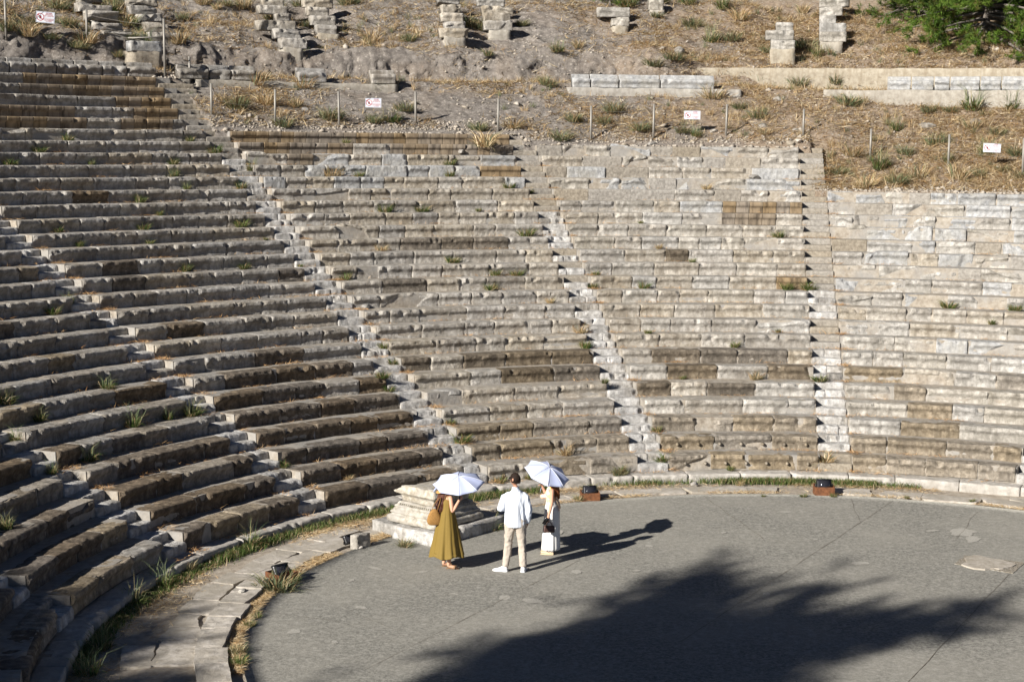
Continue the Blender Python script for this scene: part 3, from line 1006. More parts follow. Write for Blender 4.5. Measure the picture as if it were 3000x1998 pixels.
# raised edging slabs along the left of the floor
eb = MB()
t = -1.95
for L_ in (0.9, 0.75, 1.0, 0.62, 0.8, 0.9, 0.7):
    a0, a1 = t + .0008, t + L_ / 10.6 - .0008
    t += L_ / 10.6
    cs = [(ORC[0] + R * math.sin(a), ORC[1] + R * math.cos(a)) for (R, a) in ((10.36 + rs.normal(0, .04), a0), (10.36 + rs.normal(0, .04), a1), (10.84, a1), (10.84, a0))]
    bx = np.array([(*c, -0.05) for c in cs] + [(*c, 0.075 + rs.normal(0, .006)) for c in cs])
    V, F = solid_box(bx, (9, 7, 2))
    V = rough_rock(V, 0.010, int(L_ * 100))
    eb.add(V, [f[::-1] for f in F])
tag(eb.build("kerb_edging", M['slab'], smooth=False), kind='structure')

# thin joints and cracks in the floor
M['crack'] = flat("floor_joint_dirt", (0.125, 0.105, 0.08), rough=0.95, var=.3)
jb = MB()


def crack(p0, p1, w=0.012, wob=0.02, sd=0):
    a, b = at(*p0), at(*p1)
    n = max(8, int(np.linalg.norm(b - a) / 0.15))
    d = (b - a) / np.linalg.norm(b - a); nrm = np.array([-d[1], d[0], 0])
    V, F = [], []
    for i in range(n + 1):
        s = i / n
        p = a + (b - a) * s + nrm * wob * float(fbm(np.array([[s * n * 0.25, sd, 0.3]]), 3, 4)[0])
        ww = w * (0.35 + 0.65 * abs(float(vnoise(np.array([[s * n * 0.5, sd + 9., 0]]), 2)[0])))
        for q in (-1, 1):
            P = p + nrm * q * ww / 2
            V.append((P[0], P[1], 0.008))
    for i in range(n):
        F.append([2 * i, 2 * i + 1, 2 * i + 3, 2 * i + 2])
    jb.add(V, F)


for i, (p0, p1, w, wob) in enumerate([((1995, 1880), (2615, 1468), .012, .01), ((2660, 1998), (2965, 1672), .014, .01), ((1075, 1960), (1700, 1640), .010, .012), ((2060, 1452), (2240, 1582), .014, .03),
                                      ((2240, 1582), (2420, 1604), .008, .03), ((2490, 1462), (2520, 1530), .010, .04), ((1060, 1640), (1190, 1700), .008, .03), ((1000, 1776), (1160, 1850), .008, .04),
                                      ((770, 1790), (1000, 1822), .010, .02), ((1880, 1530), (2010, 1560), .008, .03), ((2800, 1580), (2860, 1500), .008, .04), ((740, 1900), (900, 1925), .008, .02)]):
    crack(p0, p1, w, wob, i * 3.3)
tag(jb.build("floor_joints", M['crack'], smooth=False), kind='structure')

# pale dried splashes and scuffs on the floor
M['splash'] = flat("pale_floor_stain", (.33, .315, .28), rough=.95, var=.3, scale=50, bump=.2)
sb = MB()
for i, (x, y, s_) in enumerate([(1240, 1675, .14), (1100, 1665, .22), (1690, 1675, .2), (1030, 1700, .12), (1865, 1672, .12), (2245, 1740, .15), (2730, 1555, .22), (2820, 1560, .5), (2850, 1580, .35), (1640, 1560, .3), (1560, 1760, .25), (2120, 1560, .12),
                                (2520, 1650, .3), (2390, 1580, .1), (1060, 1780, .15), (1480, 1750, .2), (1530, 1690, .1), (1330, 1740, .13), (2300, 1500, .15), (2560, 1760, .12), (1900, 1600, .16), (860, 1850, .18), (980, 1880, .12)]):
    c_ = at(x, y)
    q = np.random.default_rng(300 + i)
    n_ = 22
    V = [(c_[0], c_[1], .0075)]
    an0 = q.uniform(0, 6.28); el = q.uniform(.35, .8)
    for k in range(n_):
        t = 2 * math.pi * k / n_
        rr = s_ * (.55 + .4 * abs(float(vnoise(np.array([[math.cos(t) * 1.7 + i * 9, math.sin(t) * 1.7, i]]), 5)[0])) + q.uniform(-.08, .08))
        u, v = rr * math.cos(t), rr * el * math.sin(t)
        V.append((c_[0] + u * math.cos(an0) - v * math.sin(an0), c_[1] + u * math.sin(an0) + v * math.cos(an0), .0075))
    sb.add(V, [[0, 1 + k, 1 + (k + 1) % n_] for k in range(n_)])
tag(sb.build("floor_stains", M['splash'], smooth=False), kind='structure')

# sunken stone set in the floor at the right
c4 = [at(x, y) for x, y in ((2796, 1652), (2826, 1628), (3003, 1648), (2968, 1680))]
bx = np.array([(*p[:2], -0.02) for p in c4] + [(*p[:2], 0.012) for p in c4])
V, F = solid_box(bx, (10, 6, 1))
V[:, :2] += np.stack([fbm(V * 6, 2, 1), fbm(V * 6, 2, 2)], 1) * .02
patch = thing("set_stone", "pale flat stone set in a gravel and straw patch in the grey floor", "stone slab", (c4[0] + c4[2]) / 2)
pv = -np.array(patch.location)
link("gravel_bed", V + pv, [f[::-1] for f in F], mat("pale_gravel", [(.35, (.12, .10, .075)), (.5, (.26, .225, .17)), (.62, (.44, .42, .39))], scale=60, bump=.9, bump_scale=60, rand=0), patch, smooth=False)
ring_ = []
cen = at(2888, 1652)
ex, ey = at(2960, 1662) - cen, at(2905, 1636) - cen
ns_ = 26
VV = [cen + np.array([0, 0, .033])]
for k in range(ns_):
    t = 2 * math.pi * k / ns_
    rr = 1 + 0.16 * math.sin(3 * t + 1) + 0.07 * math.sin(7 * t)
    VV.append(cen + (ex * math.copysign(abs(math.cos(t)) ** .75, math.cos(t)) + ey * math.copysign(abs(math.sin(t)) ** .75, math.sin(t))) * rr * 0.95 + np.array([0, 0, .03]))
VV += [v - np.array([0, 0, .05]) for v in VV[1:]]
FF = [[0, 1 + k, 1 + (k + 1) % ns_] for k in range(ns_)] + [[1 + (k + 1) % ns_, 1 + k, 1 + ns_ + k, 1 + ns_ + (k + 1) % ns_] for k in range(ns_)]
link("stone_face", np.array(VV) + pv, FF, M['slab'], patch, smooth=False)

# ------------------------------------------------------------------ marble pedestal
PZ = 0.26
pc = at(1272, 1556, PZ)                 # near corner
pl = at(1133, 1525, PZ)
pr = at(1397, 1512, PZ)
ul, ur = (pl - pc), (pr - pc)
wl = np.linalg.norm(ul); ul = ul / wl
ur = np.array([-ul[1], ul[0], 0.0])
if ur @ (pr - pc) < 0: ur = -ur
wr = min(np.linalg.norm(pr - pc), 1.45)
M['marble'] = mat("carved_cream_marble", [(0.25, (0.15, 0.135, 0.11)), (0.45, (0.33, 0.30, 0.25)), (0.62, (0.48, 0.455, 0.405))], scale=9, detail=12.0, bump=0.5, bump_scale=30, bump_dist=0.03, rand=0.1,
                  speck=(0.10, 0.09, 0.08), speck_amt=0.35, coarse=(0.30, 0.285, 0.26), coarse_amt=0.7, coarse_scale=3.0)


def moulded(levels, seed_, dent=None, n=22):
    """stack of rounded-square sections: (inset, z); sides follow ul / ur from the near corner"""
    V, F = [], []
    m_ = 4 * n
    for (ins, z) in levels:
        for side in range(4):
            for k in range(n):
                s = k / n
                q = [(ins, ins + (wr - 2 * ins) * s), (ins + (wl - 2 * ins) * s, wr - ins), (wl - ins, wr - ins - (wr - 2 * ins) * s), (wl - ins - (wl - 2 * ins) * s, ins)][side]
                dz = 0
                if dent: dz = dent(q[0], q[1], z)
                P = pc + ul * q[0] + ur * q[1]
                V.append((P[0], P[1], z + dz))
    V = np.array(V)
    V += np.stack([fbm(V * 5 + seed_ + 13 * k, 4, 40 + k) for k in range(3)], 1) * 0.012
    for i in range(len(levels) - 1):
        for k in range(m_):
            a, b = i * m_ + k, i * m_ + (k + 1) % m_
            F.append([a, b, b + m_, a + m_])
    F.append(list(range(m_))[::-1])
    c = len(V)
    top = [(len(levels) - 1) * m_ + k for k in range(m_)]
    V = np.concatenate([V, V[top].mean(0)[None]])
    F += [[top[k], top[(k + 1) % m_], c] for k in range(m_)]
    return V, F


ped = thing("pedestal", "carved cream marble pedestal with mouldings, behind the woman in the olive dress", "pedestal", (*(pc + (ul * wl + ur * wr) / 2)[:2], PZ))
pinv = -np.array(ped.location)
base_lv = [(0.03, 0.26), (0.0, 0.285), (0.0, 0.37), (0.02, 0.40), (0.07, 0.41), (0.075, 0.43), (0.05, 0.445), (0.05, 0.475), (0.075, 0.49), (0.10, 0.53), (0.115, 0.555), (0.10, 0.565), (0.105, 0.59),
           (0.14, 0.605), (0.165, 0.65), (0.19, 0.665)]
V, F = moulded(base_lv, 3)
link("moulded_base", V + pinv, [f[::-1] for f in F], M['marble'], ped)
# egg-and-dart row on the base
for (u0, du, ln) in ((pc + ur * 0.125 + ul * 0.15, ul, wl - 0.32), (pc + ul * 0.125 + ur * 0.15, ur, wr - 0.32)):
    eg = MB()
    nn = int(ln / 0.055)
    for k in range(nn):
        p = u0 + du * (0.03 + 0.055 * k)
        V, F = tube([(p[0], p[1], 0.60), (p[0], p[1], 0.62), (p[0], p[1], 0.645)], [0.010, 0.020, 0.012], 7)
        eg.add(V + pinv, F)
    eg.build("egg_moulding", M['marble'], ped)
top_lv = [(0.235, 0.67), (0.22, 0.69), (0.215, 0.76), (0.195, 0.80), (0.13, 0.835), (0.10, 0.86), (0.10, 0.885), (0.115, 0.89), (0.12, 0.90), (0.135, 0.905), (0.14, 0.96), (0.145, 0.985), (0.155, 1.0), (0.185, 1.008)]


def dent_top(u, v, z):
    return -0.16 * max(0, u - 0.75 * wl) / (0.25 * wl) * (z > 0.9) - 0.03 * (z > .9) * (1 if (u > .5 and v > .5) else 0)


V, F = moulded(top_lv, 9, dent_top)
link("cornice_block", V + pinv, [f[::-1] for f in F], M['marble'], ped)
ac = MB()       # broken corner pieces (acroteria) on the cornice
for (a, b, s, h) in ((0.17, 0.18, 0.17, 0.115), (wl - .42, .18, .2, .07), (0.18, wr - 0.42, 0.16, 0.09)):
    p = pc + ul * a + ur * b
    bx = []
    for z in (0.90, 0.90 + h):
        for (q, r_) in ((0, 0), (s, 0), (s, s * .8), (0, s * .8)):
            P = p + ul * q + ur * r_
            bx.append((P[0], P[1], z))
    V, F = solid_box(np.array(bx), (5, 5, 4))
    ac.add(rough_rock(V, 0.012, int(a * 100) + 5, 1) + pinv, [f[::-1] for f in F])
ac.build("corner_ornament", M['marble'], ped)


def slab(name, label, corners, z0, z1, mk, seed_, planes=1, amp=0.014, cat="stone slab", group=None, seg=(12, 8, 4)):
    c = np.mean([q[:2] for q in corners], 0)
    cs = [np.array(q[:2]) - c for q in corners]
    ar = sum(cs[i][0] * cs[(i + 1) % 4][1] - cs[(i + 1) % 4][0] * cs[i][1] for i in range(4))
    if ar < 0: cs = cs[::-1]
    bx = np.array([(*q, -0.03) for q in cs] + [(*q, z1 - z0) for q in cs])
    V, F = solid_box(bx, seg)
    V = rough_rock(V, amp, seed_, planes)
    o = link(name, V, F, M[mk])
    o.location = (c[0], c[1], z0)
    return tag(o, label, cat, group)


q = lambda u, v: pc + ul * u + ur * v
slab("plinth_slab", "long grey marble slab in front under the pedestal's near corner, grass against it", [q(-.16, -.18), q(.95, -.20), q(.98, .55), q(-.16, .55)], 0, 0.25, 'step', 61)
slab("plinth_slab", "grey marble slab under the pedestal, running back right behind the olive dress", [q(-.15, .57), q(.9, .57), q(.9, wr + .62), q(-.13, wr + .60)], 0, 0.25, 'step', 62)
slab("plinth_slab", "rough pale slab at the left end of the pedestal, near the broken marble fragment", [q(1.02, -.10), q(wl + .40, -.02), q(wl + .45, .7), q(1.0, .72)], 0, 0.215, 'pale', 63, 2, .02)
slab("plinth_slab", "rear slab under the far left corner of the pedestal", [q(.92, .75), q(wl + .1, .75), q(wl + .1, wr + .2), q(.92, wr + .2)], 0, 0.25, 'step', 64)

fa = at(1042, 1607)
slab("marble_fragment", "small white broken marble block on the floor edge left of the pedestal", [fa + np.array([-.10, -.02, 0]), fa + np.array([.04, -.05, 0]), fa + np.array([.25, .22, 0]), fa + np.array([.10, .27, 0])],
     0, 0.27, 'pale', 71, 1, .012, "marble fragment", seg=(7, 7, 7))


def stone(name, label, p, s, seed_, mk='rubble', group=None, z=None):
    bm = bmesh.new()
    bmesh.ops.create_icosphere(bm, subdivisions=2, radius=1)
    V = np.array([v.co[:] for v in bm.verts]); F = [[v.index for v in f.verts] for f in bm.faces]
    bm.free()
    r_ = np.random.default_rng(seed_)
    V = V * np.array([r_.uniform(.8, 1.3), r_.uniform(.7, 1.1), r_.uniform(.4, .7)]) * s
    for _ in range(4):
        n = r_.normal(size=3); n /= np.linalg.norm(n)
        V -= np.maximum(V @ n - s * .62, 0)[:, None] * n
    V += np.stack([fbm(V / s + seed_ + k * 7, 2, k) for k in range(3)], 1) * s * .10
    o = link(name, V, F, M[mk], smooth=False)
    o.location = (p[0], p[1], p[2] + s * .3)
    o.rotation_euler[2] = r_.uniform(0, 6)
    return tag(o, label, "stone", group)


stone("loose_stone", "round pale stone against the broken marble fragment", at(1057, 1606), 0.06, 5)
stone("loose_stone", "small stone in the straw between the fragment and the pedestal slab", at(1092, 1593), 0.045, 6)
stone("loose_stone", "pale pointed stone on the ring walk below the grass, right of the middle stairway", at(2034, 1422), 0.09, 7)
stone("loose_stone", "pale stone on the ring walk just right of the right rusty lamp box", at(2506, 1418), 0.085, 8)
stone("loose_stone", "white stone on the paved channel at the left, near the lamp hidden in grass", at(712, 1738, .03), 0.10, 9, 'pale')
stone("loose_stone", "flat white chip on the paved channel left of the grassy lamp", at(742, 1710, .03), 0.05, 10, 'pale')
stone("loose_stone", "loose white wedge of stone lying on a seat in front of the long diagonal rows", hit(1072, 903), 0.14, 11, 'pale')
stone("loose_stone", "large pale stone on the rim above the straight stairway", hit(2338, 418), 0.17, 12)
stone("loose_stone", "dark stone on the rim above the straight stairway, left of the pale one", hit(2313, 425), 0.15, 13, 'infill')

# ------------------------------------------------------------------ floor lamps in rusty boxes
def floodlight(label, p, rz, box=True, s=1.0):
    e = thing("floor_lamp", label, "floodlight", p, rz, "black floodlights round the orchestra")
    if box:
        b = MB()
        w, h, d, t = 0.25 * s, 0.22 * s, 0.24 * s, 0.012
        for (x0, x1, y0, y1) in ((-w, w, -d, -d + t), (-w, w, d - t, d), (-w, -w + t, -d + t, d - t), (w - t, w, -d + t, d - t)):
            V, F = solid_box(boxv(x0, x1, y0, y1, -0.02, h), (6, 3, 4))
            V = V + np.stack([fbm(V * 4 + k * 5, 2, k) for k in range(3)], 1) * .004
            b.add(V, F)
        b.build("rusty_box", M['rust'], e, smooth=False)
    hd = MB()
    c, s_ = math.cos(-0.5), math.sin(-0.5)
    V, F = solid_box(boxv(-.19 * s, .19 * s, -.05, .05, -.14 * s, .15 * s), (6, 3, 5))
    k = np.abs(V[:, 0]) > .16 * s
    V[k, 1] *= 0.55
    Rm = np.array([[1, 0, 0], [0, c, -s_], [0, s_, c]])
    hd.add(V @ Rm.T + np.array([0, 0.02, 0.22 * s]), F)
    for x in (-.205, .205):
        V, F = tube([(x * s, .02, .10 * s), (x * s, .02, .26 * s)], .014, 6)
        hd.add(V, F)
    hd.build("lamp_housing", M['black_metal'], e)
    V, F = solid_box(boxv(-.15 * s, .15 * s, -.062, -.052, -.10 * s, .11 * s), (2, 1, 2))
    link("lamp_glass", V @ Rm.T + np.array([0, 0.02, 0.22 * s]), F, M['lens'], e)
    V, F = tube([(-.17 * s, -.045, .12 * s), (-.17 * s, -.075, .13 * s), (.17 * s, -.075, .13 * s), (.17 * s, -.045, .12 * s)], .008, 6)
    link("lamp_bracket", V @ Rm.T + np.array([0, 0.02, 0.22 * s]), F, M['black_metal'], e)
    return e


floodlight("black floodlight in a rusty steel box near the foot of the straight stairway", at(2413, 1446), 0.0, True, 0.88)
floodlight("black floodlight in a rusty steel box beside the woman in the white skirt", at(1728, 1462), 0.15, True, 0.8)
floodlight("black floodlight in a rusty box half hidden by grass on the left ring walk", at(826, 1703), 0.85, True, 0.85)
floodlight("low black floodlight lying behind the broken marble fragment", at(1024, 1601), 0.95, False, 0.62)

# ------------------------------------------------------------------ upper cavea: surviving stacks of seat stones
UPROF = [(0.62, -0.004), (0.4, 0.0), (0.2, 0.0), (0.06, 0.0), (0.02, -0.012), (0.0, -0.05), (0.0, -0.11), (0.03, -0.15), (0.055, -0.2), (0.06, -0.27), (0.06, -0.34), (0.62, -0.34)]
STACKS = [
    ("at the far upper left", [(236, 306, -6, 8), (231, 333, 8, 34), (257, 352, 32, 60), (280, 365, 60, 87), (308, 393, 85, 118)], None),
    ("above the tall pier, upper left", [(378, 463, -4, 17), (384, 465, 17, 43), (408, 482, 43, 66), (427, 499, 66, 94), (442, 528, 95, 132)], None),
    ("at top, third from the left", [(771, 833, -6, 17), (760, 843, 16, 40), (811, 858, 40, 60), (756, 871, 61, 89), (807, 884, 84, 112), (824, 901, 112, 141)], (830, 888, 141, 166)),
    ("at top, fourth from the left", [(892, 981, -4, 21), (903, 966, 21, 46), (913, 985, 46, 74), (930, 988, 73, 100)], (932, 994, 100, 120)),
    ("forming the central pair's left half", [(1285, 1348, -4, 17), (1295, 1352, 13, 39), (1293, 1359, 38, 63), (1306, 1365, 62, 83), (1291, 1376, 83, 110)], (1300, 1367, 110, 136)),
    ("forming the central pair's right half", [(1401, 1480, -4, 17), (1414, 1508, 17, 39), (1418, 1497, 38, 62), (1420, 1505, 61, 88)], (1431, 1495, 88, 120)),
    ("under the small green bush", [(1752, 1847, 21, 49), (1792, 1845, 48, 76)], (1795, 1841, 76, 102)),
    ("in tall dry grass at top", [(1901, 1947, -2, 28)], (1904, 1944, 28, 48)),
    ("above the cream wall's left end", [(2274, 2325, 66, 90), (2244, 2327, 89, 116), (2259, 2331, 116, 145)], (2260, 2329, 145, 190)),
    ("standing nearest the pine tree", [(2401, 2490, -4, 19), (2401, 2469, 19, 45), (2401, 2450, 45, 68), (2401, 2480, 68, 94), (2401, 2480, 93, 121)], (2403, 2469, 121, 158)),
]
for si, (where, blocks, pier) in enumerate(STACKS):
    xs = sum(blocks[-1][:2]) / 2
    yb = (pier[3] if pier else blocks[-1][3]) - 4
    Pb = hit(xs, yb)
    Rb = math.hypot(Pb[0], Pb[1]) - 0.05
    if pier:
        plinth("stone_pier", f"rough cream pier under the stack {where}", pier[0], pier[1], pier[2], pier[3], Rb, 0.8, M['plinth'], cat="pier", rough=.04, zt=None)
    nb = len(blocks)
    for bi, (x0, x1, y0, y1) in enumerate(blocks[::-1]):
        R = Rb - 0.03 + 0.60 * bi
        A0, A1 = rc(x0, (y0 + y1) / 2, R)[0], rc(x1, (y0 + y1) / 2, R)[0]
        zt, zb = rc((x0 + x1) / 2, y0, R)[1], rc((x0 + x1) / 2, y1, R)[1]
        seed += 1
        rr = np.random.default_rng(seed)
        V, F = block(R, zt, A0, A1, UPROF if rr.random() < .7 else PROF_PLAIN, seed, chips=4, wear=1.8, fract=int(rr.choice([0, 1, 1, 2])), zscale=max(0.5, (zt - zb + 0.02) / 0.34))
        loc = pol(R, (A0 + A1) / 2, zb)
        mk = 'grey' if (si == 0 and bi == 0) or (si == 1 and bi == 0) else ('stone' if si < 6 else 'pale')
        o = link("fallen_seat_stone" if False else "stacked_seat_stone", V - loc, F, M[mk])
        o.location = loc
        word = "lone" if nb == 1 else ("lowest" if bi == 0 else "topmost" if bi == nb - 1 else ORD[bi] + " from the bottom")
        tag(o, f"{word} worn seat stone in the stack {where}", "stone block", "stacked seat stones on the upper slope")
    if si == 1:
        plinth("stone_pier", "tall rough concrete pier with a grey block on top, beside the concrete stair top", 388, 474, 150, 205, Rb - 1.3, 0.9, M['infill'], cat="pier", rough=.03)
        seed += 1
        A0, A1 = rc(384, 140, Rb - 1.32)[0], rc(476, 140, Rb - 1.32)[0]
        zt = rc(430, 121, Rb - 1.32)[1]; zb = rc(430, 152, Rb - 1.32)[1]
        V, F = block(Rb - 1.32, zt, A0, A1, PROF_PLAIN, seed, chips=3, wear=1.2, zscale=(zt - zb) / .345)
        loc = pol(Rb - 1.32, (A0 + A1) / 2, zb)
        o = link("stacked_seat_stone", V - loc, F, M['blue']); o.location = loc
        tag(o, "blue-grey block lying on the tall concrete pier at the stair top", "stone block", "stacked seat stones on the upper slope")

# ------------------------------------------------------------------ fence: posts, wires, warning signs
POSTS = [(18, 0, 108), (255, 30, 121), (483, 56, 224), (557, 166, 247), (620, 245, 336), (806, 262, 363), (994, 268, 371), (1218, 269, 366), (1459, 289, 391), (1731, 311, 410), (1914, 305, 408), (2127, 306, 398),
         (2353, 320, 402), (2549, 378, 466), (2778, 394, 488), (2996, 405, 514)]
PW = ["at the far upper left beside the tilted sign", "below the leftmost stack, between tall grass", "at the stair top, tallest, with a wire brace", "above the concrete stairs, in front of the short bench",
      "at the foot of the short bench, lower of the stair pair", "left of the sign in the first dirt gap", "right of the sign, below the left single bench block", "below the right single bench block's shadow",
      "above the right end of the brown concrete row", "below the left end of the long bench", "below the middle of the long bench, left of a sign", "right of the sign below the long bench",
      "above the straight stairway's top", "right of the straight stairway's top, in dry grass", "left of the lower right sign", "at the right edge beside the lower right sign"]
ptop = []
for (x, yt, yb), wl_ in zip(POSTS, PW):
    b = hit(x, yb)
    if x == 483: b = pol(31.0, rc(483, 200, 31.0)[0], rc(483, 215, 31.0)[1])
    R = math.hypot(b[0], b[1])
    zt = rc(x, yt, R)[1]
    P0 = np.array([b[0], b[1], b[2] - 0.1]); P1 = np.array([b[0], b[1], zt])
    P1[:2] += np.array([random.gauss(0, .012), random.gauss(0, .012)])
    V, F = tube([P0 - P0, (P1 - P0) * .5, P1 - P0], 0.037, 8)
    o = link("fence_post", V, F, M['post'])
    o.location = P0
    tag(o, f"grey metal fence post {wl_}", "fence post", "fence posts along the slope")
    ptop.append((P0, P1))
wires = MB()
for i in range(len(ptop) - 1):
    for f in (0.55, 0.88) if i != 2 else (0.3, 0.6, .9):
        a = ptop[i][0] + (ptop[i][1] - ptop[i][0]) * f
        b = ptop[i + 1][0] + (ptop[i + 1][1] - ptop[i + 1][0]) * f
        pts = [a + (b - a) * s - np.array([0, 0, 0.10 * 4 * s * (1 - s) * (0.5 + .5 * random.random())]) for s in np.linspace(0, 1, 7)]
        V, F = tube(pts, 0.0045, 4)
        wires.add(V, F)
tag(wires.build("fence_wire", M['wire']), "thin sagging steel wires strung between the fence posts on the slope", "fence wire")
a = ptop[2][0] + (ptop[2][1] - ptop[2][0]) * .68
dpx = rc(375, 112, math.hypot(a[0], a[1]) + .4)
bend = pol(math.hypot(a[0], a[1]) + .4, *dpx)
V, F = tube([a - a, bend - a], .022, 6)
o = link("fence_brace", V, F, M['post']); o.location = a
tag(o, "thin grey brace bar slanting left from the tall post by the stair top", "brace bar")

M['sign'] = flat("white_sign_enamel", (0.60, 0.61, 0.64), rough=0.4, var=.03)
M['sign_blue'] = flat("sign_blue_line", (0.16, 0.22, 0.36), rough=.5, var=.03)
M['sign_red'] = flat("sign_red_paint", (0.33, 0.02, 0.035), rough=.5, var=.05)
M['sign_black'] = flat("sign_black_paint", (0.02, 0.025, 0.03), rough=.5, var=.05)


def text_mesh(s, size, material, parent, name, x, y):
    cu = bpy.data.curves.new(name, 'FONT')
    cu.body = s; cu.size = size; cu.align_x = 'CENTER'; cu.align_y = 'CENTER'; cu.extrude = 0.0006
    cu.offset = 0.0
    o = bpy.data.objects.new(name, cu)
    COL.objects.link(o)
    bpy.context.view_layer.update()
    me = bpy.data.meshes.new_from_object(o.evaluated_get(bpy.context.evaluated_depsgraph_get()))
    bpy.data.objects.remove(o)
    me.materials.clear(); me.materials.append(material)
    n = bpy.data.objects.new(name, me)
    COL.objects.link(n)
    n.parent = parent
    n.rotation_euler = (math.radians(90), 0, 0)
    n.location = (x, -0.0075, y)
    return n


def sign(label, x0, x1, yc, w, h, tilt, i):
    A = ptop[i]; B = ptop[i + 1]
    ma = (A[0] + A[1]) / 2; mb = (B[0] + B[1]) / 2
    # the plate hangs on the wires: put it on the plane of the two posts
    d = ray((x0 + x1) / 2, yc)
    n = np.cross(mb - ma, np.array([0, 0, 1.0]))
    t = ((ma - CC) @ n) / (d @ n)
    P = CC + d * t
    if i in (14,): pass
    e = thing("warning_sign", label, "sign", P + np.array([0, -0.02, 0]), math.atan2(-d[0], d[1]) * 0.8, "warning signs on the fence")
    e.rotation_euler[1] = tilt
    V, F = solid_box(boxv(-w / 2, w / 2, -.004, .004, -h / 2, h / 2), (2, 1, 2))
    link("sign_plate", V, F, M['sign'], e, smooth=False)
    fb = MB()
    for (a0, a1, b0, b1) in ((-w / 2 + .012, w / 2 - .012, h / 2 - .02, h / 2 - .012), (-w / 2 + .012, w / 2 - .012, -h / 2 + .012, -h / 2 + .02), (-w / 2 + .012, -w / 2 + .02, -h / 2 + .02, h / 2 - .02),
                             (w / 2 - .02, w / 2 - .012, -h / 2 + .02, h / 2 - .02), (-w * .05, w * .42, -.008, -.003)):
        fb.add(boxv(a0, a1, -.0065, -.0035, b0, b1), BOXF)
    fb.build("sign_border", M['sign_blue'], e, smooth=False)
    pg = MB()
    cx = -w * .27; R1 = h * .34
    V, F = [], []
    for k in range(36):
        t_ = 2 * math.pi * k / 36
        for r_ in (R1, R1 * .84):
            V.append((cx + r_ * math.cos(t_), -.0085, r_ * math.sin(t_)))
    F = [[2 * k, 2 * k + 1, 2 * ((k + 1) % 36) + 1, 2 * ((k + 1) % 36)] for k in range(36)]
    pg.add(V, [f[::-1] for f in F])
    c = .7071 * R1 * .86; wv = R1 * .07
    pg.add([(cx - c - wv, -.0088, c - wv), (cx - c + wv, -.0088, c + wv), (cx + c + wv, -.0088, -c + wv), (cx + c - wv, -.0088, -c - wv)], [[0, 3, 2, 1]])
    pg.build("prohibition_ring", M['sign_red'], e, smooth=False)
    hb = MB()            # open hand inside the ring
    def capsule(p, q_, r_):
        p, q_ = np.array(p), np.array(q_)
        d_ = (q_ - p) / np.linalg.norm(q_ - p); n_ = np.array([-d_[1], d_[0]])
        v = [p + n_ * r_, p - n_ * r_, q_ - n_ * r_, q_ + n_ * r_, q_ + d_ * r_]
        hb.add([(cx + k[0] * R1, -.0072, k[1] * R1) for k in v], [[0, 1, 2, 4, 3]])
    capsule((0, -.45), (0.02, -.1), .2)
    for q_ in ((-.2, .22), (-.05, .36), (.1, .36), (.24, .22)):
        capsule((q_[0] * .6, -.12), q_, .055)
    capsule((-.12, -.25), (-.36, .02), .06)
    hb.build("hand_pictogram", M['sign_black'], e, smooth=False)
    for k, (s, sz, yy) in enumerate((("GEÇMEK", .058, .37), ("TEHLİKELİ", .058, .245), ("VE YASAKTIR", .058, .115), ("IT IS DANGEROUS", .046, -.14), ("AND FORBIDDEN", .046, -.255), ("TO CROSS", .046, -.365))):
        text_mesh(s, sz * h / .40 * 0.98, M['sign_red'], e, "sign_lettering", w * .185, yy * h)
    return e


sign("tilted white warning sign with a red ring, at the far upper left in tall grass", 112, 155, 52, 0.56, 0.34, 0.075, 0)
sign("white warning sign hung left of a post below the left single bench block", 1074, 1114, 302, 0.50, 0.29, 0.01, 6)
sign("white warning sign with red ring and text, below the long bench right of centre", 2006, 2050, 338, 0.52, 0.27, 0.0, 10)
sign("white warning sign in yellow grass at the lower right of the slope", 2882, 2930, 434, 0.52, 0.27, 0.03, 14)

# ------------------------------------------------------------------ vegetation
def link_tris(name, V, T, material, cols=None, parent=None):
    V = np.asarray(V, np.float32); T = np.asarray(T, np.int32)
    me = bpy.data.meshes.new(name)
    me.vertices.add(len(V)); me.vertices.foreach_set("co", V.ravel())
    me.loops.add(T.size); me.loops.foreach_set("vertex_index", T.ravel())
    me.polygons.add(len(T))
    me.polygons.foreach_set("loop_start", np.arange(0, T.size, 3, dtype=np.int32))
    me.polygons.foreach_set("loop_total", np.full(len(T), 3, np.int32))
    if cols is not None:
        ca = me.color_attributes.new("col", 'FLOAT_COLOR', 'POINT')
        c = np.ones((len(V), 4), np.float32); c[:, :3] = cols
        ca.data.foreach_set("color", c.ravel())
    me.materials.append(material)
    me.update(calc_edges=True)
    me.validate()
    o = bpy.data.objects.new(name, me); COL.objects.link(o)
    if parent: o.parent = parent
    return o


def blades(base, head, lean, length, width, col, bend=0.5, r_=rng):
    """curved blades: base (N,3), heading angle, lean from vertical, ..."""
    N = len(base)
    hx = np.stack([np.cos(head), np.sin(head), 0 * head], 1)
    up = np.array([0, 0, 1.0])
    d0 = hx * np.sin(lean)[:, None] + up * np.cos(lean)[:, None]
    l2 = np.minimum(lean + bend, 2.0)
    d1 = hx * np.sin(l2)[:, None] + up * np.cos(l2)[:, None]
    tw = r_.uniform(0, math.pi, N)
    sd = np.stack([np.cos(tw), np.sin(tw), 0 * tw], 1)
    p1 = base + d0 * (length * .55)[:, None]
    p2 = p1 + d1 * (length * .45)[:, None]
    w = width[:, None] / 2
    V = np.stack([base - sd * w, base + sd * w, p1 - sd * w * .8, p1 + sd * w * .8, p2], 1).reshape(-1, 3)
    i = np.arange(N)[:, None] * 5
    T = np.concatenate([i + np.array([[0, 1, 3]]), i + np.array([[0, 3, 2]]), i + np.array([[2, 3, 4]])], 0)
    C = np.repeat(col, 5, 0)
    return V, T, C


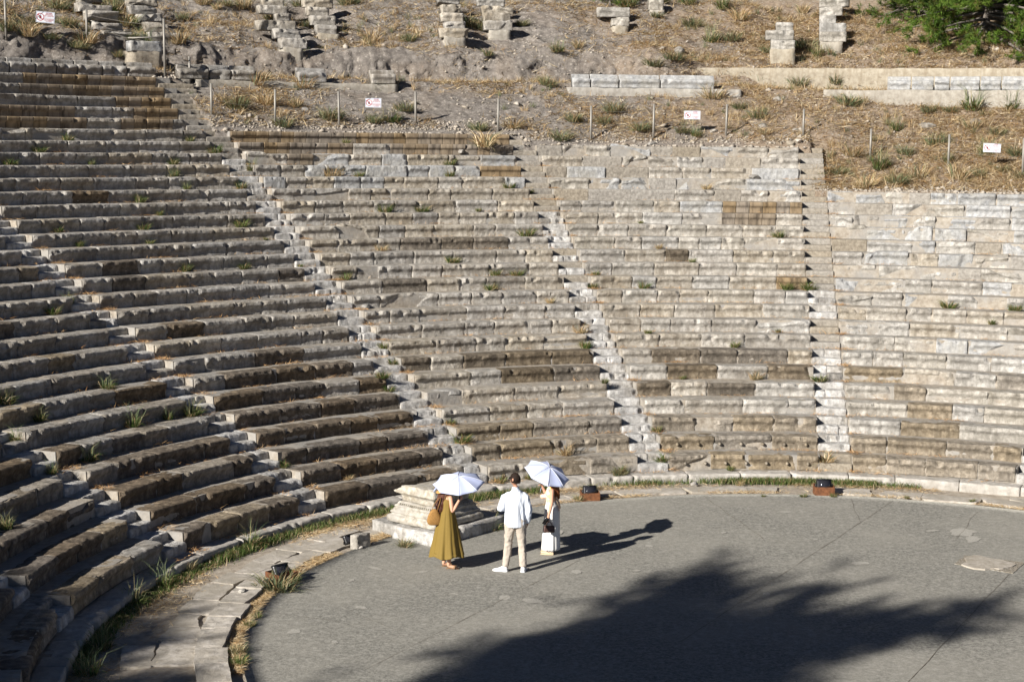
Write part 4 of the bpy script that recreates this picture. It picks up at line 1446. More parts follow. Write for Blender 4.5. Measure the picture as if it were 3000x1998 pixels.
GREEN = np.array([(.07, .12, .025), (.09, .145, .035), (.05, .09, .022), (.12, .165, .05), (.15, .17, .055)])
SAGE = np.array([(.13, .165, .085), (.16, .19, .10), (.10, .135, .07), (.20, .20, .10), (.26, .22, .11)])
STRAW = np.array([(.50, .37, .20), (.58, .46, .28), (.40, .27, .135), (.62, .52, .35), (.32, .20, .095)])


def palette(p, n, r_):
    c = p[r_.integers(0, len(p), n)]
    return c * r_.uniform(.8, 1.2, (n, 1))


def tuft_mesh(name, kind, sd):
    r_ = np.random.default_rng(sd)
    n = {'green': 210, 'bushy': 280, 'straw': 170, 'stems': 210}[kind]
    rr = np.sqrt(r_.random(n)) * {'green': .11, 'bushy': .14, 'straw': .12, 'stems': .11}[kind]
    th = r_.uniform(0, 2 * math.pi, n)
    ecc = r_.uniform(.6, 1.4)
    base = np.stack([rr * np.cos(th) * ecc, rr * np.sin(th), np.full(n, -.02)], 1)
    head = th + r_.normal(0, .6, n)
    lean = np.abs(r_.normal(.0, .42, n)) + rr * 3.2
    ln = r_.uniform(.12, .34, n) * {'green': 1, 'bushy': .95, 'straw': 1.2, 'stems': 1}[kind]
    wd = r_.uniform(.007, .014, n)
    if kind == 'green':
        col = np.where((r_.random(n) < .28)[:, None], palette(STRAW, n, r_) * .8, palette(GREEN, n, r_))
    elif kind == 'bushy':
        col = np.where((r_.random(n) < .25)[:, None], palette(STRAW, n, r_) * .8, palette(SAGE, n, r_))
    elif kind == 'straw':
        col = np.where((r_.random(n) < .2)[:, None], palette(SAGE, n, r_), palette(STRAW, n, r_))
    else:
        col = np.where((r_.random(n) < .3)[:, None], palette(STRAW, n, r_) * .8, palette(GREEN, n, r_))
        k = r_.random(n) < .16
        ln = np.where(k, r_.uniform(.32, .58, n), ln); lean = np.where(k, np.abs(r_.normal(0.05, .22, n)), lean)
        wd = np.where(k, .007, wd); col = np.where(k[:, None], palette(SAGE, n, r_) * 1.3, col)
    V, T, C = blades(base, head, lean, ln, wd, col, .8 if kind == 'stems' else .55, r_)
    o = link_tris(name, V, T, M['grass'], C)
    me = o.data
    bpy.data.objects.remove(o)
    return me


TUFTS = {k: [tuft_mesh(nm, k, 10 * i + j) for j in range(5)] for i, (k, nm) in enumerate((('green', 'grass_tuft'), ('bushy', 'shrubby_grass_tuft'), ('straw', 'dry_grass_tuft'), ('stems', 'stemmed_grass_tuft')))}
TR = np.random.default_rng(11)


def tuft(P, kind, s, label, group):
    me = TUFTS[kind][int(TR.integers(0, 5))]
    o = bpy.data.objects.new({'green': 'grass_tuft', 'bushy': 'shrubby_grass_tuft', 'straw': 'dry_grass_tuft', 'stems': 'stemmed_grass_tuft'}[kind], me)
    COL.objects.link(o)
    o.location = tuple(P)
    o.rotation_euler = (TR.normal(0, .08), TR.normal(0, .08), TR.uniform(0, 6.28))
    o.scale = (s * TR.uniform(.9, 1.2), s * TR.uniform(.9, 1.2), s * TR.uniform(.8, 1.15))
    return tag(o, label, "grass tuft", group)


def where(P):
    R, a = math.hypot(P[0], P[1]), math.atan2(P[0], P[1])
    w = min(5, max([q for q in range(-2, 6) if STAIR[q] <= a] or [-2]) + 1)
    k = 0
    while Rk(k + 1) < R + .12: k += 1
    near = min(range(-1, 6), key=lambda q: abs(STAIR[q] - a))
    st = abs(STAIR[near] - a) * R < HW + .1
    return w, k, near if st else None


SEAT_TUFTS = [(155, 305, 1), (90, 345, 1.2), (22, 369, 1.2), (398, 372, 1.2), (495, 345, 1.3), (400, 400, 1.1), (437, 318, .9), (555, 424, 1.2), (430, 428, .8), (322, 460, 1.1), (368, 492, .7), (555, 518, 1.3),
              (330, 521, 1.1), (135, 526, .9), (183, 556, .9), (345, 553, .7), (428, 623, 1.1), (560, 612, 1.2), (157, 683, 1.0), (122, 718, 1.2), (246, 890, 1.1), (300, 943, 1.4), (440, 952, 1.3), (90, 956, 1.2),
              (385, 945, 1.0), (10, 918, 1.4), (205, 1045, 1.3), (38, 1003, 1.0), (765, 398, 1.5), (825, 397, 1.1), (1033, 402, 1.2), (1035, 376, 1.2), (1170, 428, 1.3), (578, 385, 1.2), (885, 480, 1.5),
              (972, 480, 1.3), (1218, 440, .9), (1210, 541, 1.6), (877, 574, 1.0), (1040, 602, 1.3), (793, 640, 1.2), (1140, 632, 1.0), (1188, 630, 1.2), (1128, 662, 1.3), (1265, 694, .8), (1370, 606, .7),
              (1363, 657, .9), (1480, 658, 1.2), (1592, 603, .7), (1515, 567, .7), (1473, 513, .6), (1790, 546, 1.2), (1808, 664, 1.4), (1858, 665, 1.3), (1335, 760, 1.5), (1345, 798, 1.1), (885, 800, 1.2),
              (905, 835, 1.2), (880, 868, 1.1), (895, 890, .9), (1690, 797, 1.0), (1738, 870, 1.1), (1885, 876, 1.2), (1790, 736, .6), (1490, 766, .6), (2180, 703, 1.4), (2335, 710, 1.2), (2280, 740, .8),
              (1625, 428, 1.1), (795, 322, 1.0), (1300, 1045, 1.2), (1060, 1014, 1.4), (1035, 972, .8), (1525, 1058, 1.3), (1425, 1080, 1.3), (1510, 990, .8), (1680, 1047, .7), (1898, 1060, 1.2), (650, 1060, .8),
              (1150, 1092, 1.1), (1390, 880, .7), (800, 1098, .7), (210, 372, .7), (1100, 480, .6), (1570, 870, .5), (690, 600, .5), (610, 545, .5), (120, 1088, .8), (15, 1215, .9), (1215, 1090, .8)]
WNAME = {-1: "bottom-left corner wedge", 0: "shaded lower left wedge", 1: "far left wedge", 2: "wedge left of the pedestal", 3: "wedge behind the umbrellas", 4: "wedge left of the straight stairway",
         5: "far right wedge"}
SNAME = {-1: "bottom-left", 0: "lowest left", 1: "long diagonal", 2: "pedestal-side", 3: "middle", 4: "straight right", 5: "right-edge"}
sts = {}
for (x, y, s) in SEAT_TUFTS:
    P = hit(x * V2, y * V2)
    P = P + np.array([CC[0] - P[0], CC[1] - P[1], 0]) / 30 * 0.03
    P[2] = float(surf(np.array([P[0]]), np.array([P[1]]))[0])
    w, k, st = where(P)
    kd = 'green' if TR.random() < .8 else ('stems' if x < 600 else 'straw')
    if y > 880 and x < 480: kd = 'stems'
    sts.setdefault(('s', k, st) if st is not None else ('w', k, w), []).append((x, P, kd, s))
for (t_, k, q), lst in sts.items():
    lst.sort(key=lambda e_: e_[0])
    for j, (x, P, kd, s) in enumerate(lst):
        size = "small " if s < .85 else "large " if s > 1.25 else ""
        pre = "" if len(lst) == 1 else ("leftmost " if j == 0 else "rightmost " if j == len(lst) - 1 else ORD[j] + " from left, ")
        place = f"beside the {SNAME[q]} stairway, level with the {ORD[k]} row" if t_ == 's' else f"on the {ORD[k]} seat row, {WNAME[q]}"
        tuft(P, kd, 0.86 * s, f"{pre}{size}grass tuft {place}", "grass tufts growing on the seat rows")

RING_TUFTS = [(930, 1256, 1.3, 'bushy', "grass tuft against the front face of the pedestal's front slab"), (1133, 1216, 1.5, 'stems', "tall grass tuft at the right end of the pedestal's slabs"),
              (1058, 1235, .9, 'green', "green tuft at the slab edge just right of the olive dress"),
              (575, 1250, 1.7, 'stems', "tall stemmed tuft on the kerb near the middle of the left channel"), (433, 1312, 1.3, 'bushy', "rounded sage tuft on the left kerb above the straw-littered channel"),
              (370, 1345, 1.9, 'stems', "wide tuft with tall seed stems on the left kerb"), (305, 1388, 1.9, 'stems', "dark tall tuft at the edge of the shade on the left kerb"),
              (636, 1356, 2.5, 'bushy', "bushy tuft hiding the rusty lamp box on the left ring walk"), (668, 1340, 1.7, 'green', "dark green tuft right of the hidden left lamp"),
              (1330, 1150, 1.1, 'bushy', "sage tuft at the left of the rusty lamp box behind the woman in white"), (545, 1503, 1.3, 'bushy', "upper of the low tufts along the left edging slabs"),
              (552, 1528, 1.1, 'green', "low tuft in the straw beside the left edging, lower one"), (590, 1420, .7, 'green', "tiny tuft in the straw strip left of the floor"), (575, 1440, .8, 'green', "small tuft in the straw strip beside the edging slabs"),
              (1355, 1125, 1.2, 'green', "grass tuft right behind the head of the woman in white"), (1848, 1142, .7, 'green', "small tuft left of the right rusty lamp box"), (1915, 1142, .7, 'green', "small tuft right of the right rusty lamp box"),
              (1755, 1142, .5, 'green', "tiny tuft on the floor edge between the two right lamp boxes"), (2085, 1146, .6, 'green', "small low tuft on the floor edge right of the lamp box"), (2235, 1154, .6, 'green', "low tuft on the floor edge near the right end"),
              (1700, 1115, .8, 'straw', "dry tuft on the ring walk between the two right lamp boxes"), (230, 1490, 1.8, 'stems', "shaded tall tuft at the bottom left kerb"), (200, 1550, 1.8, 'stems', "shaded tall tuft at the bottom edge, left kerb"),
              (1425, 1092, 1.3, 'bushy', "bushy tuft above the grass strip right of the woman in white")]
for (x, y, s, kd, lab) in RING_TUFTS:
    P = hit(x * V2, y * V2)
    tuft(P, kd, .66 * s, lab, "grass tufts round the orchestra")

HILL_TUFTS = [(850, 98), (940, 95), (1548, 138), (1503, 152), (1635, 98), (1680, 95), (1590, 62), (160, 62), (60, 82), (200, 98), (292, 58), (420, 46), (500, 22), (622, 46), (1258, 196), (1115, 335), (545, 248),
              (650, 290), (1072, 62), (1100, 68), (1915, 192), (1835, 196), (1600, 312), (1410, 258), (2135, 258), (2185, 258), (2235, 252), (2325, 248), (1960, 358), (2022, 388), (2110, 408), (2200, 410), (2250, 405),
              (2305, 395), (1992, 430), (2232, 296), (2272, 352), (2335, 358), (2180, 372), (1925, 400), (2060, 300), (1440, 15), (1510, 40), (1520, 8), (1580, 12), (1660, 20), (1845, 30), (1770, 120), (1850, 110), (1905, 95),
              (1880, 130), (470, 10), (520, 14), (560, 20), (250, 30), (130, 20), (330, 105), (270, 130), (180, 110), (640, 20), (700, 60), (750, 65), (690, 15), (800, 10), (1200, 60), (410, 100), (300, 90), (120, 90), (20, 70), (85, 60),
              (590, 195), (700, 200), (610, 240), (680, 245), (870, 205), (930, 255), (760, 275), (900, 280), (1100, 300), (1180, 295), (1320, 280), (1290, 320), (1470, 300), (1570, 305), (1640, 225), (1700, 250), (1760, 310), (1740, 270),
              (1950, 240), (2080, 355), (2150, 330), (2290, 310), (1330, 110), (1280, 120), (1700, 45), (2060, 420), (2350, 410), (860, 282), (1385, 285), (1120, 128)]
HN = ["round grey-green tuft", "dry yellow tuft", "sage tuft with stems", "bushy green tuft"]
PSHORT = ["at the far upper left", "below the leftmost stack", "at the stair top", "before the short bench", "at the short bench's foot", "left of the first-gap sign", "right of the first-gap sign",
          "below the right single block", "ending the brown row", "below the long bench's left end", "below the long bench's middle", "right of the long bench's sign", "above the straight stairway",
          "right of the straight stairway", "left of the lower right sign", "at the right edge"]
NEAR = ["nearest", "second nearest", "third nearest", "fourth nearest", "fifth nearest", "sixth nearest", "seventh nearest", "eighth nearest"]
hts = {}
for i, (x, y) in enumerate(HILL_TUFTS):
    r_ = TR.random()
    kd = 'bushy' if r_ < .6 else 'straw' if r_ < .85 else 'stems'
    xx, yy = x * V2, y * V2
    post = min(range(len(POSTS)), key=lambda q: abs(POSTS[q][0] - xx) + 0.5 * abs(POSTS[q][2] - yy))
    side = "left" if xx < POSTS[post][0] else "right"
    hgt = "above" if yy < POSTS[post][1] else "below" if yy > POSTS[post][2] else "level with"
    hts.setdefault((kd, side, hgt, post), []).append((abs(POSTS[post][0] - xx) + abs(POSTS[post][2] - yy), xx, yy))
for (kd, side, hgt, post), lst in hts.items():
    for j, (_, xx, yy) in enumerate(sorted(lst)):
        nm = {'bushy': 'grey-green', 'straw': 'dry yellow', 'stems': 'stemmed green'}[kd]
        pre = NEAR[j].replace("second nearest", "second").replace("third nearest", "third").replace("fourth nearest", "fourth") + " " if len(lst) > 1 else ""
        lab = f"{pre}{nm} tuft {side} of and {hgt} the post {PSHORT[post]}"
        tuft(hit(xx, yy), kd, TR.uniform(1.1, 2.1) * (1.0 if kd == 'bushy' else 1.1), lab, "grass tufts on the hillside")


# --- uncountable grass, straw and rubble
def polar_pts(n, r0, r1, a0, a1, r_):
    R = r_.uniform(r0, r1, n); a = r_.uniform(a0, a1, n)
    return R, a


r_ = np.random.default_rng(21)
# green strip growing at the foot of the kerb
n = 52000
a = r_.uniform(-1.75, 0.55, n)
dens = np.clip(.66 + fbm(np.stack([a * 9, a * 0, a * 0], -1), 3, 4), 0, 1)
dens = np.where(a > .12, dens * .25 * (a < .2), dens)
k = r_.random(n) < dens
a = a[k]
R = KERB_R - np.abs(r_.normal(0, .13, len(a))) + .01
base = np.stack([R * np.sin(a), R * np.cos(a), np.full(len(a), -.01)], 1)
L_ = len(a)
col = np.where((r_.random(L_) < .2)[:, None], palette(STRAW, L_, r_) * .8, palette(GREEN, L_, r_))
V, T, C = blades(base, r_.uniform(0, 6.28, L_), np.abs(r_.normal(.2, .4, L_)), r_.uniform(.05, .2, L_) * np.where(a < -1.25, .65, 1), r_.uniform(.007, .013, L_), col, .5, r_)
tag(link_tris("kerb_grass", V, T, M['grass'], C), kind='stuff', label="strip of green grass growing along the foot of the kerb", cat="grass")


def litter(base, r_, lmin, lmax, wmin, wmax, pal=STRAW, lift=.16, tint=1.0):
    N = len(base)
    h = r_.uniform(0, 2 * math.pi, N); e = r_.normal(0.05, lift, N)
    L_ = r_.uniform(lmin, lmax, N)
    d = np.stack([np.cos(h) * np.cos(e), np.sin(h) * np.cos(e), np.abs(np.sin(e))], 1)
    s = np.stack([-np.sin(h), np.cos(h), r_.normal(0, .5, N)], 1) * (r_.uniform(wmin, wmax, N) / 2)[:, None]
    base = base + np.array([0, 0, .012])
    V = np.stack([base - s, base + s, base + d * L_[:, None]], 1).reshape(-1, 3)
    return V, np.arange(3 * N).reshape(-1, 3), np.repeat(palette(pal, N, r_) * tint, 3, 0)


# straw on the ring walk and along the floor edge
parts = []
n = 42000
R = ORR + np.abs(r_.normal(0.1, .10, n)); a = r_.uniform(-1.9, .9, n)
k = r_.random(n) < np.where(a < -.75, .9, .28) * np.clip(.7 + fbm(np.stack([a * 12, a * 0, a * 0 + 2], -1), 2, 6), 0, 1)
parts.append(np.stack([ORC[0] + R * np.sin(a), ORC[1] + R * np.cos(a), np.full(n, -.0)], 1)[k])
R = KERB_R - np.abs(r_.normal(.12, .30, n)) - .05; a = r_.uniform(-1.9, .25, n)
P = np.stack([R * np.sin(a), R * np.cos(a), np.full(n, .0)], 1)
k = (r_.random(n) < np.where(a < -.55, .95, .35) * np.clip(.55 + fbm(P * .9, 3, 12), 0, 1)) & (np.hypot(P[:, 0] - ORC[0], P[:, 1] - ORC[1]) > ORR + .05)
parts.append(P[k])
V, T, C = litter(np.concatenate(parts), r_, .05, .17, .005, .011, lift=.2)
tag(link_tris("ring_straw", V, T, M['grass'], C), kind='stuff', label="dry orange straw lying along the ring walk and floor edge", cat="straw")

# pine straw caught on the stairs and in seat corners
parts = []
for s in range(0, 5):
    for k in range(0, min(SHOWN.get(s, 22), 26)):
        for (cx, nn) in ((HW + .06, 70), (-HW - .02, 22), (0, 24)):
            if TR.random() < (.75 if cx > 0.1 else .35):
                m_ = int(nn * TR.uniform(.3, 1.6))
                R = Rk(k) - r_.uniform(.0, .38, m_); off = cx + r_.normal(0, .09 if cx else .22, m_)
                aa = STAIR[s] + off / R
                zz = np.where((np.abs(off) < HW) & (R < Rk(k) - .02) & (R > Rk(k) - .36), Zk(k - 1), Zk(k - 1))
                parts.append(np.stack([R * np.sin(aa), R * np.cos(aa), zz], 1))
for _ in range(420):
    k = int(TR.integers(0, 23)); aa = TR.uniform(-1.25, .33); m_ = int(TR.integers(8, 40))
    if k > float(topat(np.array([aa]))[0]): continue
    R = Rk(k) - np.abs(r_.normal(0, .10, m_)) - .0
    a2 = aa + r_.normal(0, .25, m_) / R
    parts.append(np.stack([R * np.sin(a2), R * np.cos(a2), np.full(m_, Zk(k - 1) if k else KERB_Z)], 1))
V, T, C = litter(np.concatenate(parts), r_, .06, .2, .006, .012, lift=.3, tint=np.array([1.0, .82, .68]))
tag(link_tris("pine_straw", V, T, M['grass'], C), kind='stuff', label="rust-coloured pine straw caught on the stairs and seat rows", cat="straw")

# dry grass litter over the hillside, thick on the right
n = 420000
R, a = polar_pts(n, 25.2, 40.5, -1.0, .38, r_)
P = np.stack([R * np.sin(a), R * np.cos(a), R * 0], 1)
tp = topat(a)
ok = R > R0 + DR * tp + D2 * tp ** 2 + .55
den = np.clip(.22 + .9 * fbm(P * .55, 3, 44), 0, 1) * np.where(a > -.1, 1.0, .5) + np.where(a > .03, .34, np.where(a > -.2, .1, 0)) + np.where((a < -.62) & (R > 34), .35, 0)
den = np.where((R > 32.9) & (R < 34.6) & (a < -.1), den * .10, den)
den = den + .5 * np.clip(fbm(P * np.array([.9, .9, 0]) + 70, 3, 46) - .25, 0, 1)
k = ok & (r_.random(n) < np.clip(den, 0, .95))
R, a = R[k], a[k]
Z = terrain(R, a)
V, T, C = litter(np.stack([R * np.sin(a), R * np.cos(a), Z], 1), r_, .12, .45, .014, .028, lift=.35)
tag(link_tris("hillside_straw", V, T, M['grass'], C), kind='stuff', label="dry yellow and orange straw matted over the hillside", cat="straw")

# small standing dry and green grass over the hillside
n = 5200
R, a = polar_pts(n, 25.2, 41, -1.0, .38, r_)
P = np.stack([R * np.sin(a), R * np.cos(a), R * 0], 1)
tp = topat(a)
den = np.clip(.1 + .8 * fbm(P * .5 + 9, 3, 48), 0, 1) + np.where(a > -.05, .22, 0) + np.where((a < -.62) & (R > 34.2), .6, 0)
k = (R > R0 + DR * tp + D2 * tp ** 2 + .5) & (r_.random(n) < den) & ~((R > 33.0) & (R < 34.4) & (a < -.1))
R, a = R[k], a[k]
Z = terrain(R, a)
m_ = 26
ctr = np.repeat(np.stack([R * np.sin(a), R * np.cos(a), Z - .02], 1), m_, 0)
gr = np.repeat((r_.random(len(R)) < np.where(a < -.6, .5, .3)), m_)
N = len(ctr)
th = r_.uniform(0, 6.28, N); rr = r_.uniform(0, .1, N)
ctr = ctr + np.stack([rr * np.cos(th), rr * np.sin(th), 0 * th], 1)
sc = np.repeat(r_.uniform(.6, 1.6, len(R)), m_)
col = np.where(gr[:, None], palette(SAGE, N, r_), palette(STRAW, N, r_))
V, T, C = blades(ctr, th + r_.normal(0, .6, N), np.abs(r_.normal(.1, .4, N)), r_.uniform(.1, .28, N) * sc, r_.uniform(.007, .013, N), col, .5, r_)
tag(link_tris("hillside_grass", V, T, M['grass'], C), kind='stuff', label="short dry and grey-green grass scattered over the hillside", cat="grass")

# rubble: along the rims of the last rows and over the slope
OCT = np.array([(1, 0, 0), (-1, 0, 0), (0, 1, 0), (0, -1, 0), (0, 0, 1), (0, 0, -1)], float)
OT = np.array([(0, 2, 4), (2, 1, 4), (1, 3, 4), (3, 0, 4), (2, 0, 5), (1, 2, 5), (3, 1, 5), (0, 3, 5)])
n = 5200
a = r_.uniform(-.66, .36, n)
tp = topat(a)
Rt = R0 + DR * tp + D2 * tp ** 2
rim = r_.random(n) < .62
R = np.where(rim, Rt + .25 + np.abs(r_.normal(0, .38, n)), r_.uniform(Rt + .6, 37, n))
s = np.where(rim, r_.uniform(.012, .06, n), r_.uniform(.015, .07, n)) * np.where(r_.random(n) < .05, 2.2, 1)
Z = np.where(R > Rt + .45, terrain(R, a), Z0 + HR * tp)
Q = OCT[None] * r_.uniform(.55, 1.2, (n, 6, 1)) * (s[:, None] * np.stack([r_.uniform(.8, 1.5, n), r_.uniform(.8, 1.5, n), r_.uniform(.5, .9, n)], 1))[:, None, :]
an = r_.uniform(0, 6.28, n); c_, s_ = np.cos(an)[:, None], np.sin(an)[:, None]
Q = np.stack([Q[..., 0] * c_ - Q[..., 1] * s_, Q[..., 0] * s_ + Q[..., 1] * c_, Q[..., 2] + Q[..., 0] * .3], -1)
V = (Q + np.stack([R * np.sin(a), R * np.cos(a), Z + s * .2], 1)[:, None, :]).reshape(-1, 3)
T = (np.arange(n)[:, None, None] * 6 + OT[None]).reshape(-1, 3)
tag(link_tris("rubble", V, T, M['rubble']), kind='stuff', label="pale broken rubble along the rim of the rows and over the slope", cat="rubble")

# larger stones on the slope
for i, (x, y, s, lab) in enumerate([(1735, 405, .22, "grey stone in the dirt left of the post above the straight stairway"), (1640, 300, .2, "pale flat stone below the sign right of the long bench"), (1560, 118, .3, "long flat pale stone on the upper brown slope"),
                                    (2130, 290, .35, "flat grey slab stone lying in straw left of the retaining wall's foot"), (2240, 282, .3, "low brown rock in straw below the retaining wall"), (1790, 228, .2, "angular stone at the right end of the long bench"),
                                    (1755, 290, .22, "flat pale stone in the dirt below the end of the long bench"), (1830, 300, .2, "whitish flat stone left of the post by the stairway top"), (1190, 345, .13, "pale stone above the end of the brown concrete row"),
                                    (700, 252, .2, "rounded grey rock in the dirt between two posts at left"), (1060, 345, .14, "small pale rock on the rim right of the second post"), (1500, 330, .22, "pale boulder low in the dirt below the long bench"),
                                    (2140, 205, .15, "small stone by the cream wall"), (2290, 430, .16, "grey stone at the top rim of the far right wedge")]):
    stone("slope_stone", lab, hit(x * V2, y * V2) + np.array([0, 0, -.10 * s - .07]), s * .9, 200 + i, 'grey' if i % 2 else 'infill')

# ------------------------------------------------------------------ pines
def needles(cent, dirs, n, L0, L1, w, r_, spread=1.0):
    N = len(cent) * n
    c = np.repeat(cent, n, 0); d = np.repeat(dirs, n, 0)
    v = d * .8 + r_.normal(0, .62 * spread, (N, 3))
    v /= np.linalg.norm(v, axis=1)[:, None]
    b = c + d * r_.uniform(-.10, .10, N)[:, None]
    s = np.cross(v, r_.normal(size=(N, 3))); s /= np.linalg.norm(s, axis=1)[:, None]
    s *= (r_.uniform(w * .7, w * 1.3, N) / 2)[:, None]
    tip = b + v * r_.uniform(L0, L1, N)[:, None]
    V = np.stack([b - s, b + s, tip], 1).reshape(-1, 3)
    return V, np.arange(3 * N).reshape(-1, 3)


PINE = np.array([(.075, .135, .018), (.105, .18, .024), (.055, .10, .018), (.14, .21, .035), (.09, .15, .02), (.12, .12, .03)])


def pine(name, label, base, height, nbr, blen, sd, twigs=7, tufts=5, nn=22, L=(.08, .17), w=.013, low=0.05, lean=(0, 0), aim=None, drop=.25):
    r_ = np.random.default_rng(sd)
    e = thing(name, label, "tree", base)
    tb = MB()
    pts = [np.array([lean[0] * t * t, lean[1] * t * t, -.3 + (height + .3) * t]) + r_.normal(0, .05, 3) * (t > .1) for t in np.linspace(0, 1, 8)]
    rad = [.055 * height * .55 * (1 - .85 * t) + .02 for t in np.linspace(0, 1, 8)]
    V, F = tube(pts, rad, 10)
    tb.add(V, F)
    tb.build("trunk", M['bark'], e)
    cent, dirs = [], []
    br = MB()
    for i in range(nbr):
        if aim is not None:
            tgt = aim[i % len(aim)] + r_.normal(0, .25, 3)
            h = np.clip(tgt[2] - r_.uniform(.6, 2.2), .15 * height, .93 * height)
            p0 = pts[0] + np.array([lean[0], lean[1], 0]) * (h / height) ** 2 + np.array([0, 0, h + .3])
            p3 = tgt
        else:
            t = low + (1 - low) * (i + .5) / nbr
            az = i * 2.399 + r_.normal(0, .3)
            ln = blen * (1 - .72 * t) * r_.uniform(.8, 1.15)
            p0 = np.array([lean[0] * t * t, lean[1] * t * t, height * t])
            p3 = p0 + np.array([math.cos(az) * ln, math.sin(az) * ln, ln * (-drop + .75 * t) + r_.normal(0, .12)])
        mid = (p0 + p3) / 2 + np.array([0, 0, .12 * np.linalg.norm(p3 - p0)]) * (.2 if drop > 0.2 else 1)
        q = [p0, mid * .5 + p0 * .5 + np.array([0, 0, .02]), mid, mid * .5 + p3 * .5, p3]
        l_ = np.linalg.norm(p3 - p0)
        V, F = tube(q, [.018 * l_ + .008, .014 * l_ + .007, .011 * l_ + .006, .008 * l_ + .005, .006], 6)
        br.add(V, F)
        for k in range(twigs):
            s = r_.uniform(.28, 1.0) if k else 1.0
            P = (1 - s) ** 2 * p0 + 2 * s * (1 - s) * mid + s * s * p3
            dv = (p3 - p0) / l_ + r_.normal(0, .6, 3) + np.array([0, 0, .18]); dv /= np.linalg.norm(dv)
            tl = r_.uniform(.25, .6) * min(1.5, .35 + .25 * l_)
            P2 = P + dv * tl
            V, F = tube([P, P + dv * tl * .5 + r_.normal(0, .02, 3), P2], [.010, .008, .004], 4)
            br.add(V, F)
            for m_ in range(tufts):
                u = r_.uniform(.25, 1.05)
                d2 = dv + r_.normal(0, .45, 3) + np.array([0, 0, .25]); d2 /= np.linalg.norm(d2)
                cent.append(P + (P2 - P) * u + d2 * .08 + r_.normal(0, .05 + .05 * tl, 3)); dirs.append(d2)
    br.build("branches", M['bark'], e)
    V, T = needles(np.array(cent), np.array(dirs), nn, L[0], L[1], w, r_)
    tint = np.repeat(palette(PINE, len(cent), r_), nn * 3, 0)
    link_tris("crown", V, T, M['needle'], tint, e)
    return e


def on_hill(xp, R):
    a = rc(xp, 60, R)[0]
    return pol(R, a, float(terrain(np.array([R]), np.array([a]), False)[0]))


pine("pine_tree", "low spreading green pine with grey bare twigs at the upper right corner", on_hill(2890, 37.9), 4.4, 90, 3.9, 5, twigs=11, tufts=9, nn=24, low=0.0, drop=.30, L=(.10, .21), w=.021)
pine("pine_tree", "smaller green pine behind the first, at the top edge right of the last stack", on_hill(2690, 40.2), 3.4, 56, 2.4, 8, twigs=9, tufts=6, nn=22, low=0.0, drop=.3, L=(.10, .21), w=.021)
pine("pine_shrub", "small bright green pine seedling growing on top of a stack at the top edge", hit(1788, 26) + np.array([0, .3, .1]), .85, 16, .75, 9, twigs=5, tufts=5, nn=18, low=.02, L=(.06, .12), w=.012, drop=-.1)
pine("pine_shrub", "low green pine sprout at the right edge beneath the big pine", on_hill(2985, 36.2), .7, 12, .7, 10, twigs=5, tufts=5, nn=18, low=.02, L=(.06, .12), w=.012, drop=-.1)

# tall pines standing left of the camera: they throw the broad shadows on the floor and the left corner
SH = SUND / np.hypot(SUND[0], SUND[1])
def in_poly(p, poly):
    c = False
    j = len(poly) - 1
    for i in range(len(poly)):
        if (poly[i][1] > p[1]) != (poly[j][1] > p[1]) and p[0] < (poly[j][0] - poly[i][0]) * (p[1] - poly[i][1]) / (poly[j][1] - poly[i][1]) + poly[i][0]:
            c = not c
        j = i
    return c


def shade_pine(poly, dist, sd, name, label, count, trunk_shift=(0, 0), loose=2.0):
    r_ = np.random.default_rng(sd)
    poly = np.array(poly, float)
    lo, hi = poly.min(0), poly.max(0)
    tg = []
    while len(tg) < count:
        p = r_.uniform(lo, hi)
        if in_poly(p, poly):
            tg.append(p)
    tg = np.array(tg)
    t = dist + r_.normal(0, loose, count)
    P = np.stack([tg[:, 0] + SH[0] * t, tg[:, 1] + SH[1] * t, SH[2] * t], 1)
    b = P.mean(0); b[2] = -0.05
    b[:2] += np.array(trunk_shift)
    h = P[:, 2].max() * .97
    return pine(name, label, b, h, count, 3, sd + 1, twigs=9, tufts=4, nn=16, L=(.14, .30), w=.035, aim=P - b)


shade_pine([(-6.9, -1.4), (-5.6, .4), (-4.2, 2.5), (-3.6, 3.6), (-2.8, 4.6), (-2.3, 3.3), (-1.5, 2.7), (-.3, 4.2), (-.5, 2.9), (.4, 2.2), (1.9, 2.85), (1.55, 1.5), (-.3, -.4), (-2.0, -1.6), (-3.5, -4.5), (-7, -5), (-7.3, -2.8)],
           33.0, 77, "pine_tree", "tall pine standing behind the viewer whose shadow falls on the orchestra floor", 210, (-1.0, -1.5))
shade_pine([(-12.0, -.9), (-11.2, -3.0), (-10.0, -5.2), (-13, -7), (-17, -4), (-15.5, -1.2), (-13.6, .5), (-12.2, .4)], 25.0, 91, "pine_tree", "tall pine left of the viewer whose shadow darkens the bottom-left corner", 210, (-.5, -.5))

# ------------------------------------------------------------------ people
def atd(x, y, depth):
    d = ray(x, y)
    return CC + d * (depth / (d @ CF))


def grow(nodes, edges, roots, sub=1):
    """skin a graph of joints -> V, F"""
    me = bpy.data.meshes.new("tmp")
    me.from_pydata([tuple(map(float, n[0])) for n in nodes], edges, [])
    o = bpy.data.objects.new("tmp", me)
    COL.objects.link(o)
    o.modifiers.new("s", 'SKIN')
    for i, v in enumerate(me.skin_vertices[0].data):
        r_ = nodes[i][1]
        v.radius = r_ if hasattr(r_, '__len__') else (r_, r_)
        v.use_root = i in roots
    if sub:
        md = o.modifiers.new("u", 'SUBSURF'); md.levels = sub; md.render_levels = sub
    dg = bpy.context.evaluated_depsgraph_get(); dg.update()
    ev = o.evaluated_get(dg).to_mesh()
    V = np.array([v.co[:] for v in ev.vertices]); F = [list(p.vertices) for p in ev.polygons]
    bpy.data.objects.remove(o)
    return V, F


